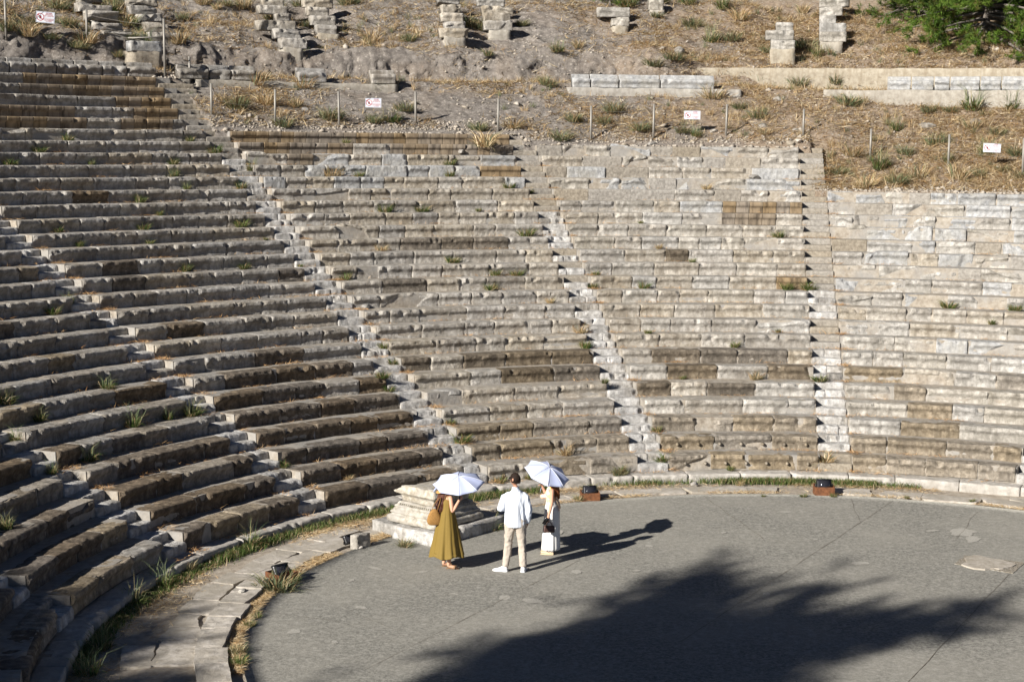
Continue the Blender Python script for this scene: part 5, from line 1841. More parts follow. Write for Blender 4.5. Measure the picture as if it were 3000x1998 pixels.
def rotm(az, pitch=0, roll=0):
    return np.array(Euler((pitch, roll, az), 'XYZ').to_matrix())


def head_mesh(c, az, pitch, s=1.0):
    n, m_ = 30, 22
    V, F = [], []
    for i in range(m_ + 1):
        ph = math.pi * i / m_
        for k in range(n):
            th = 2 * math.pi * k / n
            d = np.array([math.sin(ph) * math.sin(th), math.sin(ph) * math.cos(th), math.cos(ph)])
            p = d * np.array([.074, .094, .117])
            low = max(0, -d[2])
            p[0] *= 1 - .32 * low ** 1.5
            if d[1] < 0: p[1] *= 1 - .30 * low
            fr = max(0, d[1]) ** 3
            g = lambda x0, z0, sx, sz: math.exp(-((d[0] - x0) / sx) ** 2 - ((d[2] - z0) / sz) ** 2)
            p[1] += fr * (.024 * g(0, -.16, .14, .20) + .010 * g(0, -.25, .2, .07) - .008 * g(.36, .06, .2, .12) - .008 * g(-.36, .06, .2, .12) + .007 * g(0, -.52, .3, .07) + .012 * g(0, -.82, .3, .16)
                          + .004 * g(0, .22, .7, .1))
            V.append(p)
    for i in range(m_):
        for k in range(n):
            a, b = i * n + k, i * n + (k + 1) % n
            F.append([a, b, b + n, a + n][::-1])
    V = np.array(V)
    out = [V]
    cnt_ = len(V)
    for sx in (-1, 1):
        e, ef = tube([(sx * .070, -.006, -.035), (sx * .080, -.012, -.012), (sx * .084, -.016, .012), (sx * .078, -.012, .034)], [.010, .016, .018, .010], 8, [(.5, 1.2)] * 4)
        out.append(e); F += [[q + cnt_ for q in f] for f in ef]; cnt_ += len(e)
    V = np.concatenate(out) * s
    return V @ rotm(az, pitch).T + c, F


def hand(nodes, edges, roots, wrist_i, d, nrm, curl, thumb_side, s=1.0):
    """palm chained to the wrist, five finger chains rooted inside the palm"""
    d = np.asarray(d, float); d /= np.linalg.norm(d)
    nrm = np.asarray(nrm, float); nrm = nrm - d * (nrm @ d); nrm /= np.linalg.norm(nrm)
    lat = np.cross(nrm, d) * thumb_side
    w = np.asarray(nodes[wrist_i][0], float)
    i0 = len(nodes)
    nodes += [(w + d * .035 * s, (.030 * s, .017 * s)), (w + d * .075 * s, (.036 * s, .016 * s))]
    edges += [(wrist_i, i0), (i0, i0 + 1)]
    for k, (o_, L_) in enumerate(((.027, .075), (.009, .084), (-.009, .079), (-.027, .062))):
        p = w + d * .066 * s + lat * o_ * s
        j = len(nodes)
        nodes.append((p, .0092 * s)); roots.append(j)
        v = d + lat * o_ * 2.0; v /= np.linalg.norm(v)
        for q in range(3):
            an = curl * (1 + .12 * k)
            ax = nrm
            v = v * math.cos(an) + ax * math.sin(an)
            v = v / np.linalg.norm(v)
            p = p + v * L_ * s * (.42, .32, .26)[q]
            nodes.append((p, (.0088, .0082, .0068)[q] * s)); edges.append((len(nodes) - 2, len(nodes) - 1))
    p = w + d * .028 * s + lat * .020 * s
    j = len(nodes); nodes.append((p, .0115 * s)); roots.append(j)
    v = d * .62 + lat * .75 + nrm * .25; v /= np.linalg.norm(v)
    for q in range(2):
        p = p + v * (.036, .03)[q] * s
        nodes.append((p, (.0105, .0085)[q] * s)); edges.append((len(nodes) - 2, len(nodes) - 1))
        v = v * .8 + d * .35 + nrm * curl * .4; v /= np.linalg.norm(v)


def body(root, skinmat, J, head, az, pitch, hs, hands, name="body"):
    nodes = [(J['pelvis'], (.095, .07)), (J['waist'], (.085, .062)), (J['chest'], (.10, .07)), (J['neck'], .05), (J['skull'], .055)]
    edges = [(0, 1), (1, 2), (2, 3), (3, 4)]
    roots = [0]
    for sd in ('l', 'r'):
        i = len(nodes)
        nodes += [(J[sd + 'sh'], .046), (J[sd + 'el'], .040), (J[sd + 'wr'], .026)]
        edges += [(2, i), (i, i + 1), (i + 1, i + 2)]
        hd = hands[sd]
        hand(nodes, edges, roots, i + 2, hd[0], hd[1], hd[2], hd[3], hd[4] if len(hd) > 4 else 1.0)
        i = len(nodes)
        nodes += [(J[sd + 'hip'], .07), (J[sd + 'kn'], .058), (J[sd + 'an'], .038), (J[sd + 'heel'], .034), (J[sd + 'ball'], (.034, .022)), (J[sd + 'toe'], (.03, .014))]
        edges += [(0, i), (i, i + 1), (i + 1, i + 2), (i + 2, i + 3), (i + 3, i + 4), (i + 4, i + 5)]
    V, F = grow(nodes, edges, roots)
    HV, HF = head_mesh(np.asarray(head, float), az, pitch, hs)
    b = MB().add(V, F).add(HV, HF)
    o = b.build(name, skinmat, root)
    eb_ = MB()
    for sx in (-1, 1):
        p = np.array([sx * .031, .078, .004]) * hs
        e, ef = tube([p + np.array([0, -.008, 0]), p, p + np.array([0, .006, 0])], [.012, .012, .004], 8)
        eb_.add(e @ rotm(az, pitch).T + head, ef)
        eb_.build("eye", M['eye'], root)
        eb_ = MB()
    return o


def union(name, parts, material, parent, voxel=0.014, smooth_it=3, fold=0.0, fs=9.0, fseed=0, stretch=(1, 1, .35)):
    b = MB()
    for V, F in parts: b.add(V, F)
    o = b.build(name, material, parent)
    md = o.modifiers.new("r", 'REMESH'); md.mode = 'VOXEL'; md.voxel_size = voxel
    md2 = o.modifiers.new("s", 'SMOOTH'); md2.iterations = smooth_it; md2.factor = .5
    dg = bpy.context.evaluated_depsgraph_get(); dg.update()
    me = bpy.data.meshes.new_from_object(o.evaluated_get(dg))
    o.modifiers.clear()
    old = o.data
    o.data = me
    me.name = name
    bpy.data.meshes.remove(old)
    if fold:
        n = len(me.vertices)
        co = np.empty(n * 3); me.vertices.foreach_get("co", co); co = co.reshape(-1, 3)
        no = np.empty(n * 3); me.vertices.foreach_get("normal", no); no = no.reshape(-1, 3)
        f = 1 - np.abs(fbm(co * np.array(stretch) * fs + fseed, 3, fseed))
        co = co + no * (f[:, None] - .6) * fold
        me.vertices.foreach_set("co", co.ravel()); me.update()
    me.polygons.foreach_set("use_smooth", np.ones(len(me.polygons), bool))
    return o


def loft(rings, n=40, fold=None, cap=True):
    """rings: (cx, cy, z, rx, ry); fold(theta, i) multiplies the radius"""
    V, F = [], []
    for i, (cx, cy, z, rx, ry) in enumerate(rings):
        for k in range(n):
            t = 2 * math.pi * k / n
            f = fold(t, i / (len(rings) - 1)) if fold else 1
            V.append((cx + rx * f * math.cos(t), cy + ry * f * math.sin(t), z))
    for i in range(len(rings) - 1):
        for k in range(n):
            a, b = i * n + k, i * n + (k + 1) % n
            F.append([a, b, b + n, a + n])
    if cap:
        F.append(list(range(n))[::-1]); F.append([(len(rings) - 1) * n + k for k in range(n)])
    return np.array(V), F


def interp_rings(R, m_):
    R = np.array(R, float); t = np.linspace(0, len(R) - 1, m_)
    return [tuple(np.interp(t_, range(len(R)), R[:, j]) for j in range(R.shape[1])) for t_ in t]


def shoe(name, heel, d, L_, w, h, material, parent, sole=None, low=False):
    d = np.asarray(d, float); d[2] = 0; d /= np.linalg.norm(d); s = np.array([-d[1], d[0], 0])
    V, F = [], []
    prof = [(0, .55, .75), (.06, .8, 1.0), (.2, .85, 1.0), (.35, .82, .95 if not low else .55), (.5, .9, .72 if not low else .5), (.68, 1.0, .52), (.85, .9, .42), (.96, .6, .32), (1.0, .3, .22)]
    n = 12
    for (u, ww, hh) in prof:
        for k in range(n):
            t = 2 * math.pi * k / n
            z = max(0, (.5 + .5 * math.sin(t))) ** .8 * h * hh
            V.append(heel + d * u * L_ + s * math.cos(t) * w * .5 * ww + np.array([0, 0, z]))
    for i in range(len(prof) - 1):
        for k in range(n):
            a, b = i * n + k, i * n + (k + 1) % n
            F.append([a, b, b + n, a + n][::-1])
    F.append(list(range(n))); F.append([(len(prof) - 1) * n + k for k in range(n)][::-1])
    o = link(name, V, F, material, parent)
    if sole:
        V2_, F2 = [], []
        for zz in (0.0, .022 if not low else sole[1]):
            for sgn in (1, -1):
                for (u, ww, hh) in (prof if sgn == 1 else prof[::-1]):
                    V2_.append(heel + d * (u * (L_ + .012) - .006) + s * sgn * w * .54 * ww + np.array([0, 0, zz if u < .35 or not low else min(zz, .022)]))
        m_ = len(prof) * 2
        F2 = [[i, (i + 1) % m_, (i + 1) % m_ + m_, i + m_][::-1] for i in range(m_)] + [list(range(m_)), [m_ + i for i in range(m_)][::-1]]
        link("sole", V2_, F2, sole[0], o, smooth=False)
    return o


def hair_strands(name, material, parent, c, az, pitch, s, length, width, n, sd, wave=.02, back=None, cap_low=-.15, behind=.09):
    """cap over the skull plus, for long hair, many tapering locks"""
    r_ = np.random.default_rng(sd)
    b = MB()
    V, F = [], []
    m_, k_ = 14, 28
    lim = 1.75
    for i in range(m_ + 1):
        for k in range(k_):
            th = 2 * math.pi * k / k_
            front = max(0, math.cos(th)) ** 1.5
            ph = (math.pi * (.62 - .30 * front)) * i / m_
            d = np.array([math.sin(ph) * math.sin(th), math.sin(ph) * math.cos(th), math.cos(ph)])
            p = d * np.array([.084, .106, .128]) * s
            p += d * .006 * float(fbm(np.array([d * 6 + sd]), 3, 2)[0])
            V.append(p)
    for i in range(m_):
        for k in range(k_):
            a, b2 = i * k_ + k, i * k_ + (k + 1) % k_
            F.append([a, b2, b2 + k_, a + k_][::-1])
    Rm = rotm(az, pitch)
    b.add(np.array(V) @ Rm.T + c, F)
    for i in range(n):
        th = r_.uniform(.42, 1.58) * math.pi if r_.random() < .85 else r_.uniform(.3, 1.7) * math.pi
        ph = r_.uniform(.18, .6) * math.pi
        d = np.array([math.sin(ph) * math.sin(th), math.sin(ph) * math.cos(th), math.cos(ph)])
        p0 = Rm @ (d * np.array([.080, .100, .120]) * s) + c
        bk = back if back is not None else Rm @ np.array([0, -1, 0])
        L_ = length * r_.uniform(.75, 1.05)
        pts = []
        fz = r_.uniform(0, 6.28)
        out = np.array([p0[0] - c[0], p0[1] - c[1], 0])
        for t in np.linspace(0, 1, 7):
            q = p0 + bk * behind * math.sin(t * 1.5) + out * .25 * t * (1 - .6 * t) + np.array([0, 0, -L_ * t])
            q = q + np.array([math.cos(fz), math.sin(fz), 0]) * wave * math.sin(t * 9 + fz) * t
            pts.append(q)
        wd = width * r_.uniform(.6, 1.3)
        V, F = tube(pts, [wd, wd * 1.1, wd, wd, wd * .9, wd * .7, wd * .25], 5)
        b.add(V, F)
    return b.build(name, material, parent)


def cloth(name, c, rough=.85, var=.08, bump=.15, scale=60):
    return flat(name, c, rough, 0, .2, var, scale, bump)


M['eye'] = flat("eye_dark", (.03, .02, .015), .2)
M['skin'] = flat("fair_skin", (.52, .29, .19), .55, 0, .35, .06, 25, .05)  # the two women's own skin tone, nearly even all over
M['skin_m'] = flat("tanned_skin", (.40, .21, .135), .55, 0, .35, .06, 25, .05)
M['shirt'] = cloth("white_linen", (.60, .64, .71), .9, .02)
M['beige'] = cloth("beige_cotton", (.40, .35, .295), .9, .04)
M['white_shoe'] = cloth("white_shoe_leather", (.68, .69, .70), .5, .02)
M['olive'] = cloth("olive_cotton", (.175, .118, .027), .75, .06)
M['straw_hat'] = cloth("tan_felt", (.50, .27, .09), .8, .06)
M['bag'] = flat("woven_straw_bag", (.27, .145, .045), .85, 0, .2, .3, 45, .6)
M['hair_b'] = flat("dark_hair", (.018, .011, .008), .75, 0, .15, .4, 60, .4)
M['hair_r'] = flat("brown_wavy_hair", (.085, .028, .014), .42, 0, .45, .45, 50, .3)
M['hair_a'] = flat("auburn_hair", (.20, .062, .018), .5, 0, .3, .4, 50, .3)
M['sandal'] = cloth("brown_sandal_leather", (.20, .125, .07), .7, .15)
M['rope'] = cloth("espadrille_rope", (.56, .43, .28), .9, .15, .4, 50)
M['cream'] = cloth("cream_canvas", (.66, .55, .41), .8, .05)
M['skirt'] = cloth("white_skirt_cotton", (.66, .65, .63), .85, .02)
M['handbag'] = flat("dark_brown_leather", (.055, .025, .018), .45, 0, .4, .3, 20, .2)
M['umbrella'] = cloth("pale_umbrella_nylon", (.47, .52, .72), .6, .015, .05)
M['umbrella'].node_tree.nodes["Principled BSDF"].inputs["Transmission Weight"].default_value = 0
M['phone'] = flat("black_phone", (.012, .012, .014), .15, 0, .5)


def stripes():
    mt = flat("striped_top", (.8, .7, .6), .85)
    N, L = mt.node_tree.nodes, mt.node_tree.links
    tc = N.new("ShaderNodeTexCoord"); mp = N.new("ShaderNodeMapping"); mp.inputs["Rotation"].default_value = (0, .75, .4)
    L.new(tc.outputs["Object"], mp.inputs[0])
    w = N.new("ShaderNodeTexWave"); w.bands_direction = 'Z'; w.inputs["Scale"].default_value = 3.6; w.inputs["Distortion"].default_value = 1.2; w.inputs["Detail"].default_value = 2
    L.new(mp.outputs[0], w.inputs[0])
    r = N.new("ShaderNodeValToRGB"); r.color_ramp.interpolation = 'CONSTANT'
    els = r.color_ramp.elements
    cs = [(0, (.60, .54, .48)), (.2, (.62, .18, .20)), (.34, (.60, .53, .47)), (.5, (.78, .42, .12)), (.64, (.62, .55, .48)), (.78, (.70, .24, .30)), (.9, (.80, .60, .25))]
    while len(els) < len(cs): els.new(.5)
    for e, (p, c) in zip(els, cs): e.position = p; e.color = (*c, 1)
    L.new(w.outputs[0], r.inputs[0])
    L.new(r.outputs[0], N["Principled BSDF"].inputs["Base Color"])
    return mt


M['striped'] = stripes()


def umbrella(label, handp, apex, rad, depth, sd, roll=0.0, tie=True):
    ax = apex - handp; ln = np.linalg.norm(ax); ax = ax / ln
    e = thing("umbrella", label, "umbrella", handp)
    qt = Vector(ax).to_track_quat('Z', 'Y')
    e.rotation_euler = (qt.to_matrix() @ Matrix.Rotation(roll, 3, 'Z')).to_euler()
    nA, nR_, P = 8, 9, 6
    V, F = [(0, 0, ln - .02)], []
    n = nA * P
    r_ = np.random.default_rng(sd)
    for i in range(1, nR_ + 1):
        rho = i / nR_
        for k in range(n):
            u = (k % P) / P
            t = 2 * math.pi * k / n
            sag = math.sin(math.pi * u)
            chord = math.cos(math.pi / nA) / math.cos(2 * math.pi * (u - .5) / nA)
            rr = rad * rho * (chord * (1 - .035 * sag * rho ** 2))
            z = ln - .02 - depth * (rho ** 1.75) - .016 * sag * math.sin(rho * 2.6) * rho
            V.append((rr * math.cos(t), rr * math.sin(t), z + r_.normal(0, .0012)))
    for k in range(n):
        F.append([0, 1 + k, 1 + (k + 1) % n])
    for i in range(nR_ - 1):
        for k in range(n):
            a, b = 1 + i * n + k, 1 + i * n + (k + 1) % n
            F.append([a, a + n, b + n, b])
    o = link("canopy", V, F, M['umbrella'], e)
    md = o.modifiers.new("t", 'SOLIDIFY'); md.thickness = .002
    for k in range(nA):
        t = 2 * math.pi * k / nA
        pts = [(rad * q * math.cos(t), rad * q * math.sin(t), ln - .026 - depth * q ** 1.75 + (.009 if q > .05 else 0)) for q in np.linspace(0.02, 1.01, 9)]
        V_, F_ = tube(pts, .0042, 5)
        link("rib", V_, F_, M['sign'], e)
    V_, F_ = tube([(0, 0, .06), (0, 0, ln + .03)], .006, 6)
    link("shaft", V_, F_, M['black_metal'], e)
    V_, F_ = tube([(0, 0, -.07), (0, 0, -.03), (0, 0, .07)], [.014, .017, .013], 8)
    link("handle", V_, F_, M['black_metal'], e)
    if tie:
        t = 2 * math.pi * 4.5 / 8
        p = np.array([rad * .93 * math.cos(t), rad * .93 * math.sin(t), ln - .02 - depth * .93])
        V_, F_ = tube([p, p + np.array([-.03, .0, -.03]), p + np.array([-.05, .01, -.09])], [.012, .014, .010], 6, [(1, .25)] * 3)
        link("tie_strap", V_, F_, M['umbrella'], e)
    return e


def depth_of(P): return (np.asarray(P) - CC) @ CF


class Local:
    def __init__(s, root, rz): s.o = np.array(root, float); s.c, s.s = math.cos(rz), math.sin(rz)
    def inv(s, P):
        d = np.asarray(P, float) - s.o
        return np.array([d[0] * s.c + d[1] * s.s, -d[0] * s.s + d[1] * s.c, d[2]])
    def out(s, p):
        return s.o + np.array([p[0] * s.c - p[1] * s.s, p[0] * s.s + p[1] * s.c, p[2]])


FZ = 0.004      # the floor surface under the feet
# ---- the man in the white shirt
mroot = at(1508, 1673); mroot[2] = FZ
man = thing("person", "man seen from behind in white shirt, beige trousers and white trainers, looking left", "person", mroot, 0.08)
J = dict(pelvis=(0, 0, .98), waist=(0, .01, 1.14), chest=(0, 0, 1.36), neck=(0, -.01, 1.53), skull=(-.005, .01, 1.62),
         lsh=(-.18, -.01, 1.425), lel=(-.268, -.05, 1.17), lwr=(-.13, .20, 1.16), rsh=(.18, -.01, 1.425), rel=(.248, -.04, 1.16), rwr=(.225, .05, .90),
         lhip=(-.09, 0, .94), lkn=(-.125, .03, .52), lan=(-.16, -.01, .10), lheel=(-.15, -.02, .05), lball=(-.27, .03, .04), ltoe=(-.33, .05, .03),
         rhip=(.09, 0, .94), rkn=(.13, .03, .52), ran=(.15, -.02, .10), rheel=(.15, -.04, .05), rball=(.165, .10, .04), rtoe=(.17, .16, .03))
hc = np.array([-.012, .015, 1.705])
HAZ, HPI = .88, .20
body(man, M['skin_m'], J, hc, HAZ, HPI, 1.02, {'l': ((.75, .6, .1), (0, .2, -1), .35, 1), 'r': ((-.08, .15, -1), (-1, .2, 0), .28, -1)})
tors = loft(interp_rings([(0, 0, .83, .185, .135), (0, 0, .90, .195, .14), (0, 0, 1.05, .190, .132), (0, 0, 1.2, .200, .135), (0, 0, 1.34, .215, .135), (0, -.005, 1.42, .195, .118), (0, -.008, 1.475, .135, .095), (0, -.008, 1.51, .085, .078), (0, 0, 1.54, .064, .066)], 18), 36)
sl = tube([J['lsh'] + np.array([.10, 0, -.03]), J['lsh'] + np.array([.02, 0, -.012]), (np.array(J['lsh']) * .8 + np.array(J['lel']) * .2), (np.array(J['lsh']) + J['lel']) / 2, J['lel'], (np.array(J['lel']) + J['lwr']) / 2, np.array(J['lwr']) * .9 + np.array(J['lel']) * .1], [.056, .062, .070, .067, .063, .056, .046], 14)
sr = tube([J['rsh'] + np.array([-.10, 0, -.03]), J['rsh'] + np.array([-.02, 0, -.012]), (np.array(J['rsh']) * .8 + np.array(J['rel']) * .2), (np.array(J['rsh']) + J['rel']) / 2, J['rel'], (np.array(J['rel']) + J['rwr']) / 2, np.array(J['rwr']) + np.array([0, 0, .0])], [.056, .062, .070, .067, .062, .056, .046], 14)
union("shirt", [tors, sl, sr], M['shirt'], man, .012, 8, .020, 11, 5, (1, 1, .25))
cv, cf = loft([(0, 0, 1.515, .072, .072), (0, -.004, 1.55, .066, .066), (0, -.006, 1.575, .062, .064)], 24, cap=False)
link("collar", cv, cf, M['shirt'], man)
legs = []
for sd in ('l', 'r'):
    h, k, a = (np.array(J[sd + q]) for q in ('hip', 'kn', 'an'))
    legs.append(tube([h + np.array([0, 0, .06]), h + np.array([0, 0, -.08]), h * .5 + k * .5, k, k * .5 + a * .5, a + np.array([0, 0, .04]), a + np.array([0, 0, -.005])], [.105, .108, .092, .076, .070, .062, .064], 16))
legs.append(loft([(0, 0, .82, .15, .115), (0, 0, .90, .175, .125), (0, 0, 1.0, .172, .12), (0, 0, 1.04, .165, .115)], 30))
union("trousers", legs, M['beige'], man, .013, 3, .020, 9, 8, (1, 1, .8))
shoe("shoe", np.array([-.135, -.035, 0]), (-.95, .3, 0), .275, .10, .105, M['white_shoe'], man, (M['white_shoe'], .02))
shoe("shoe", np.array([.145, -.09, 0]), (.12, 1, 0), .275, .10, .105, M['white_shoe'], man, (M['white_shoe'], .02))
hair_strands("hair", M['hair_b'], man, hc, HAZ, HPI, .99, .03, .006, 90, 3, 0, behind=.0)
gb = MB()
Rm = rotm(HAZ, HPI)
for sx in (-1, 1):
    V, F = solid_box(boxv(sx * .034 - .028, sx * .034 + .028, .088, .098, -.012, .022), (4, 1, 3)); gb.add(V @ Rm.T + hc, F)
    V, F = tube([(sx * .062, .092, .012), (sx * .080, .03, .014), (sx * .082, -.02, .010)], .004, 5); gb.add(V @ Rm.T + hc, F)
V, F = tube([(-.02, .098, .012), (.02, .098, .012)], .004, 5); gb.add(V @ Rm.T + hc, F)
gb.build("sunglasses", M['black_metal'], man)

# ---- the woman in the olive dress
oroot = at(1310, 1662); oroot[2] = FZ
ORZ = -1.30
ol = thing("person", "woman with long brown hair, tan hat and long olive dress, holding a white umbrella", "person", oroot, ORZ)
LO = Local(oroot, ORZ)
Do = depth_of(oroot + np.array([0, 0, 1.2]))
ohand = atd(1347, 1462, Do - .14)
oel = atd(1325, 1502, Do - .19)
osh = atd(1320, 1455, Do - .15)
rw = LO.inv(ohand); re_ = LO.inv(oel); rs_ = LO.inv(osh)
J = dict(pelvis=(0, 0, .90), waist=(0, .0, 1.05), chest=(0, 0, 1.24), neck=(0, -.02, 1.36), skull=(0, -.01, 1.44),
         lsh=(-.165, -.01, 1.32), lel=(-.21, -.06, 1.06), lwr=(-.17, .12, .95), rsh=tuple(rs_), rel=tuple(re_), rwr=tuple(rw * .9 + re_ * .1),
         lhip=(-.08, 0, .86), lkn=(-.09, .02, .47), lan=(-.07, -.05, .085), lheel=(-.07, -.07, .05), lball=(-.075, .05, .035), ltoe=(-.075, .11, .025),
         rhip=(.08, 0, .86), rkn=(.09, .02, .47), ran=(.09, .02, .085), rheel=(.09, .0, .05), rball=(.13, .11, .035), rtoe=(.155, .165, .025))
hc = np.array([0, -.015, 1.495])
body(ol, M['skin'], J, hc, .0, .05, .96, {'l': ((0, .5, -1), (1, 0, 0), .3, -1), 'r': (LO.inv(ohand) - LO.inv(oel), LO.inv(ohand + np.array([-.3, .6, 0])) - rw, .75, 1, .95)})


def pleat(t, f):
    return 1 + (f ** 1.2) * (.055 * math.sin(7 * t + .6) + .035 * math.sin(13 * t + 2) + .02 * math.sin(23 * t))


rr_ = [(0, -.01, 1.30, .115, .075), (0, -.005, 1.24, .145, .105), (0, 0, 1.12, .155, .118), (0, 0, .95, .195, .165), (0, 0, .75, .235, .21), (0, 0, .5, .285, .26), (0, 0, .32, .320, .298), (0, 0, .235, .338, .315)]
V, F = loft(interp_rings(rr_, 40), 120, pleat, cap=False)
V += np.stack([fbm(V * np.array([6, 6, 2.2]) + 3, 3, 2), fbm(V * np.array([6, 6, 2.2]) + 8, 3, 4), fbm(V * 4, 2, 6)], 1) * .008
low_ = V[:, 2] < .3
V[low_, 2] += .02 * np.sin(np.arctan2(V[low_, 1], V[low_, 0]) * 5)
o = link("dress", V, F, M['olive'], ol)
md = o.modifiers.new("t", 'SOLIDIFY'); md.thickness = .004
st_ = MB()
for sx in (-1, 1):
    V, F = tube([(sx * .09, .07, 1.27), (sx * .10, .03, 1.36), (sx * .09, -.05, 1.35), (sx * .08, -.075, 1.28)], .010, 6, [(1.3, .4)] * 4); st_.add(V, F)
    st_.build("dress_strap", M['olive'], ol); st_ = MB()
hair_strands("hair", M['hair_r'], ol, hc, 0, .05, .96, .46, .0105, 230, 12, .020, back=np.array([0, -1, 0.]), behind=.085)
hatV, hatF = loft([(0, .01, 1.545, .118, .135), (0, .005, 1.56, .108, .122), (0, .0, 1.60, .098, .112), (0, 0, 1.645, .09, .103), (0, 0, 1.665, .07, .08), (0, 0, 1.668, .02, .02)], 36)
b = MB().add(hatV, hatF)
V, F = loft([(0, .01, 1.535, .175, .195), (0, .01, 1.548, .178, .198), (0, .01, 1.558, .105, .12)], 40)
b.add(V, F)
for q_ in range(len(b.V)):
    T_ = b.V[q_] - np.array([0, 0, 1.55])
    b.V[q_] = T_ @ rotm(0, .42).T + np.array([0, -.04, 1.485])
b.build("hat", M['straw_hat'], ol)
for sx, hl, d in ((-1, (-.07, -.09, 0), (0, 1, 0)), (1, (.085, -.03, 0), (.33, 1, 0))):
    o = shoe("sandal", np.array(hl) + np.array([0, 0, .0]), d, .245, .088, .022, M['sandal'], ol)
    dd = np.array(d, float) / np.linalg.norm(d); ss = np.array([-dd[1], dd[0], 0])
    V, F = tube([np.array(hl) + dd * .15 + ss * .046 + np.array([0, 0, .012]), np.array(hl) + dd * .16 + ss * .03 + np.array([0, 0, .060]), np.array(hl) + dd * .16 - ss * .03 + np.array([0, 0, .060]), np.array(hl) + dd * .15 - ss * .046 + np.array([0, 0, .012])],
                [.022] * 4, 8, [(.35, 1.3)] * 4)
    link("sandal_strap", V, F, M['sandal'], o)
umbrella("white umbrella held by the woman in the olive dress, in front of the pedestal", ohand, atd(1343, 1391, Do - .14 - .19), .475, .15, 3, .2)
# straw bag on her back shoulder
bc = LO.inv(atd(1272, 1514, Do - .10))
bag = thing("shoulder_bag", "tan woven straw shoulder bag hanging behind the woman in olive", "bag", LO.out(bc), ORZ - .1)
V, F = [], []
nU, nV = 18, 24
for i in range(nU + 1):
    ph = math.pi * i / nU
    for k in range(nV):
        t = 2 * math.pi * k / nV
        z = math.cos(ph)
        V.append((.045 * math.sin(ph) * math.cos(t) * (1 + .15 * z), .125 * math.sin(ph) ** .75 * math.sin(t) * (1 - .28 * z), .155 * z - .02 * math.sin(ph)))
for i in range(nU):
    for k in range(nV):
        a, b2 = i * nV + k, i * nV + (k + 1) % nV
        F.append([a, b2, b2 + nV, a + nV][::-1])
link("bag_body", V, F, M['bag'], bag)
V, F = tube([(0, -.05, .12), (0, -.01, .22), (.0, .07, .34), (.0, .12, .36), (.0, .10, .26), (0, .06, .12)], .010, 7, [(1.4, .5)] * 6)
link("bag_strap", V, F, M['bag'], bag)

# ---- the woman in the white skirt
wroot = at(1613, 1621); wroot[2] = FZ
WRZ = 1.42
wh = thing("person", "auburn-haired woman in striped top and long white skirt, looking up under an umbrella", "person", wroot, WRZ)
LW = Local(wroot, WRZ)
Dw = depth_of(wroot + np.array([0, 0, 1.2]))
whand = atd(1588, 1424, Dw + .04)
wel = atd(1600, 1448, Dw + .10)
lsh_, lel_, lwr_ = LW.inv(atd(1617, 1434, Dw - .15)), LW.inv(atd(1616, 1474, Dw - .21)), LW.inv(atd(1607, 1512, Dw - .22))
rw, re_ = LW.inv(whand), LW.inv(wel)
J = dict(pelvis=(0, -.01, .86), waist=(0, .0, 1.0), chest=(0, 0, 1.16), neck=(0, -.005, 1.31), skull=(0, .01, 1.40),
         lsh=tuple(lsh_), lel=tuple(lel_), lwr=tuple(lwr_), rsh=(.155, .0, 1.25), rel=tuple(re_), rwr=tuple(rw * .86 + re_ * .14),
         lhip=(-.08, 0, .83), lkn=(-.09, .02, .46), lan=(-.09, -.0, .12), lheel=(-.09, -.03, .09), lball=(-.10, .08, .05), ltoe=(-.105, .14, .04),
         rhip=(.08, 0, .83), rkn=(.085, .04, .46), ran=(.07, .03, .12), rheel=(.07, .0, .09), rball=(.06, .11, .05), rtoe=(.06, .17, .04))
hc = np.array([0, .02, 1.475])
body(wh, M['skin'], J, hc, .1, .22, .95, {'l': (lwr_ - lel_ + np.array([0, 0, -.05]), (1, 0, 0), .32, 1, .95), 'r': (rw - re_, (-.6, .5, 0), .8, -1, .92)})


def gather(t, f):
    return 1 + (.25 + .75 * f) * (.035 * math.sin(9 * t + 1) + .03 * math.sin(16 * t) + .015 * math.sin(27 * t + 2))


rr_ = [(0, 0, 1.02, .118, .088), (0, -.005, .96, .128, .105), (0, -.015, .86, .155, .135), (0, -.01, .6, .163, .145), (0, 0, .35, .168, .158), (0, .005, .085, .176, .168)]
V, F = loft(interp_rings(rr_, 34), 110, gather, cap=False)
V += np.stack([fbm(V * np.array([7, 7, 1.6]) + 3, 3, 2), fbm(V * np.array([7, 7, 1.6]) + 8, 3, 4), 0 * V[:, 0]], 1) * .007
o = link("skirt", V, F, M['skirt'], wh)
md = o.modifiers.new("t", 'SOLIDIFY'); md.thickness = .004
top_ = [loft(interp_rings([(0, 0, .99, .122, .092), (0, .0, 1.07, .125, .095), (0, .012, 1.17, .138, .112), (0, .005, 1.24, .105, .085), (0, 0, 1.31, .055, .056)], 14), 30)]
top_.append(tube([(-.06, .09, 1.10), (-.05, .15, 1.11), (.02, .19, 1.09), (.08, .12, 1.11)], [.03, .045, .045, .03], 10))
union("striped_top", top_, M['striped'], wh, .011, 2, .012, 12, 3, (1, 1, .7))
tb_ = MB()
for dx, dz in ((-.03, -.20), (.03, -.17)):
    V, F = tube([(dx * .4, -.10, 1.06), (dx, -.15, .99), (dx * 1.4, -.165, 1.05 + dz)], [.012, .028, .034], 8, [(1, .3)] * 3); tb_.add(V, F)
    tb_.build("sash_tail", M['striped'], wh); tb_ = MB()
hair_strands("hair", M['hair_a'], wh, hc, .1, .22, .95, .40, .0095, 170, 22, .010, back=np.array([-.2, -1, 0.]), behind=.075)
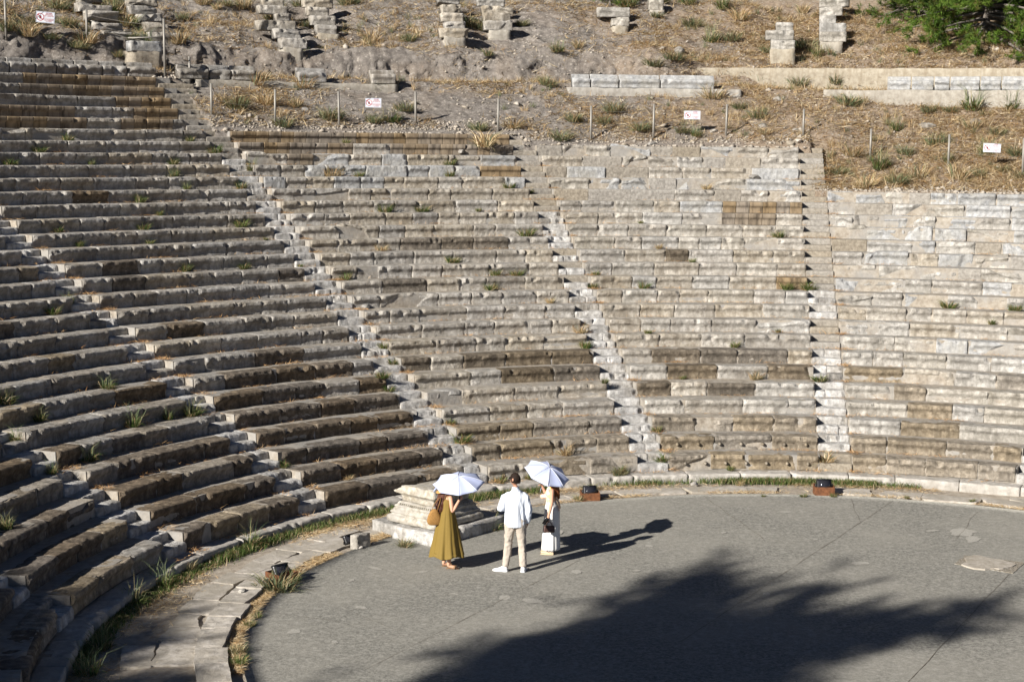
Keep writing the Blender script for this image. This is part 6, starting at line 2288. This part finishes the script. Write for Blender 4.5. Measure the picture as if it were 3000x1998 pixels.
for sx, hl, d in ((-1, (-.095, -.075, 0), (-.06, 1, 0)), (1, (.07, -.04, 0), (-.03, 1, 0))):
    o = shoe("espadrille", np.array(hl) + np.array([0, 0, .03]), d, .235, .08, .045, M['cream'], wh, None, True)
    dd = np.array(d, float) / np.linalg.norm(d); ss = np.array([-dd[1], dd[0], 0])
    V = []
    for (u, zt) in ((0, .058), (.3, .052), (.6, .034), (1.0, .018)):
        for (q, z) in ((-1, 0), (1, 0), (1, zt), (-1, zt)):
            ww = .036 * (1 if 0 < u < 1 else .6)
            V.append(np.array(hl) + dd * u * .245 + ss * q * ww + np.array([0, 0, z]))
    F = []
    for i in range(3):
        F += [[i * 4 + k, i * 4 + (k + 1) % 4, i * 4 + 4 + (k + 1) % 4, i * 4 + 4 + k] for k in range(4)]
    F += [[3, 2, 1, 0], [12, 13, 14, 15]]
    link("rope_wedge", V, F, M['rope'], o, smooth=False)
    V, F = tube([np.array(hl) + dd * .02 + ss * .04 + np.array([0, 0, .12]), np.array(hl) - dd * .02 + np.array([0, 0, .125]), np.array(hl) + dd * .02 - ss * .04 + np.array([0, 0, .12]), np.array(hl) + dd * .10 + np.array([0, 0, .125]), np.array(hl) + dd * .02 + ss * .04 + np.array([0, 0, .12])], .007, 6)
    link("ankle_strap", V, F, M['cream'], o)
umbrella("white umbrella tilted over the shoulder of the woman in the white skirt", whand, atd(1611, 1366, Dw + .04 - .20), .45, .15, 5, .1, False)
V, F = tube([np.zeros(3), np.array([-.015, 0, -.05]), np.array([-.02, .01, -.10])], [.004, .004, .003], 5)
o = link("wrist_cord", V, F, M['umbrella']); o.location = whand + np.array([-.01, -.03, -.02])
tag(o, "thin white cord hanging from the umbrella grip of the woman in white", "cord")
bc = atd(1609, 1549, Dw - .26)
hb = thing("handbag", "small dark brown leather handbag held by the woman in the white skirt", "handbag", bc, 0.12)
V, F = solid_box(boxv(-.105, .105, -.05, .05, -.065, .06), (10, 6, 7))
k = np.clip((V[:, 2] + .065) / .125, 0, 1)
V[:, 1] *= 1 - .45 * k; V[:, 0] *= 1 - .06 * k
V = rough_rock(V, .004, 5, 0, sharp=4)
link("bag_body", V, F, M['handbag'], hb)
for y in (-.02, .02):
    wl3 = LW.out(lwr_) - bc
    V, F = tube([(-.055, y, .05), (-.045, y, .10), (0, y * .5, .145), (.045, y, .10), (.055, y, .05)], .006, 6)
    link("bag_handle", V, F, M['handbag'], hb)
V, F = tube([(-.095, 0, .058), (.095, 0, .058)], .005, 6)
link("zip", V, F, M['rust'], hb)
V, F = solid_box(boxv(-.036, .036, -.004, .004, -.075, .075), (3, 1, 4))
ph = thing("mobile_phone", "black mobile phone in the hand of the woman in the white skirt, above her handbag", "phone", atd(1598.5, 1526, Dw - .27), .3)
link("phone_body", V @ rotm(0, .3, .5).T, F, M['phone'], ph)
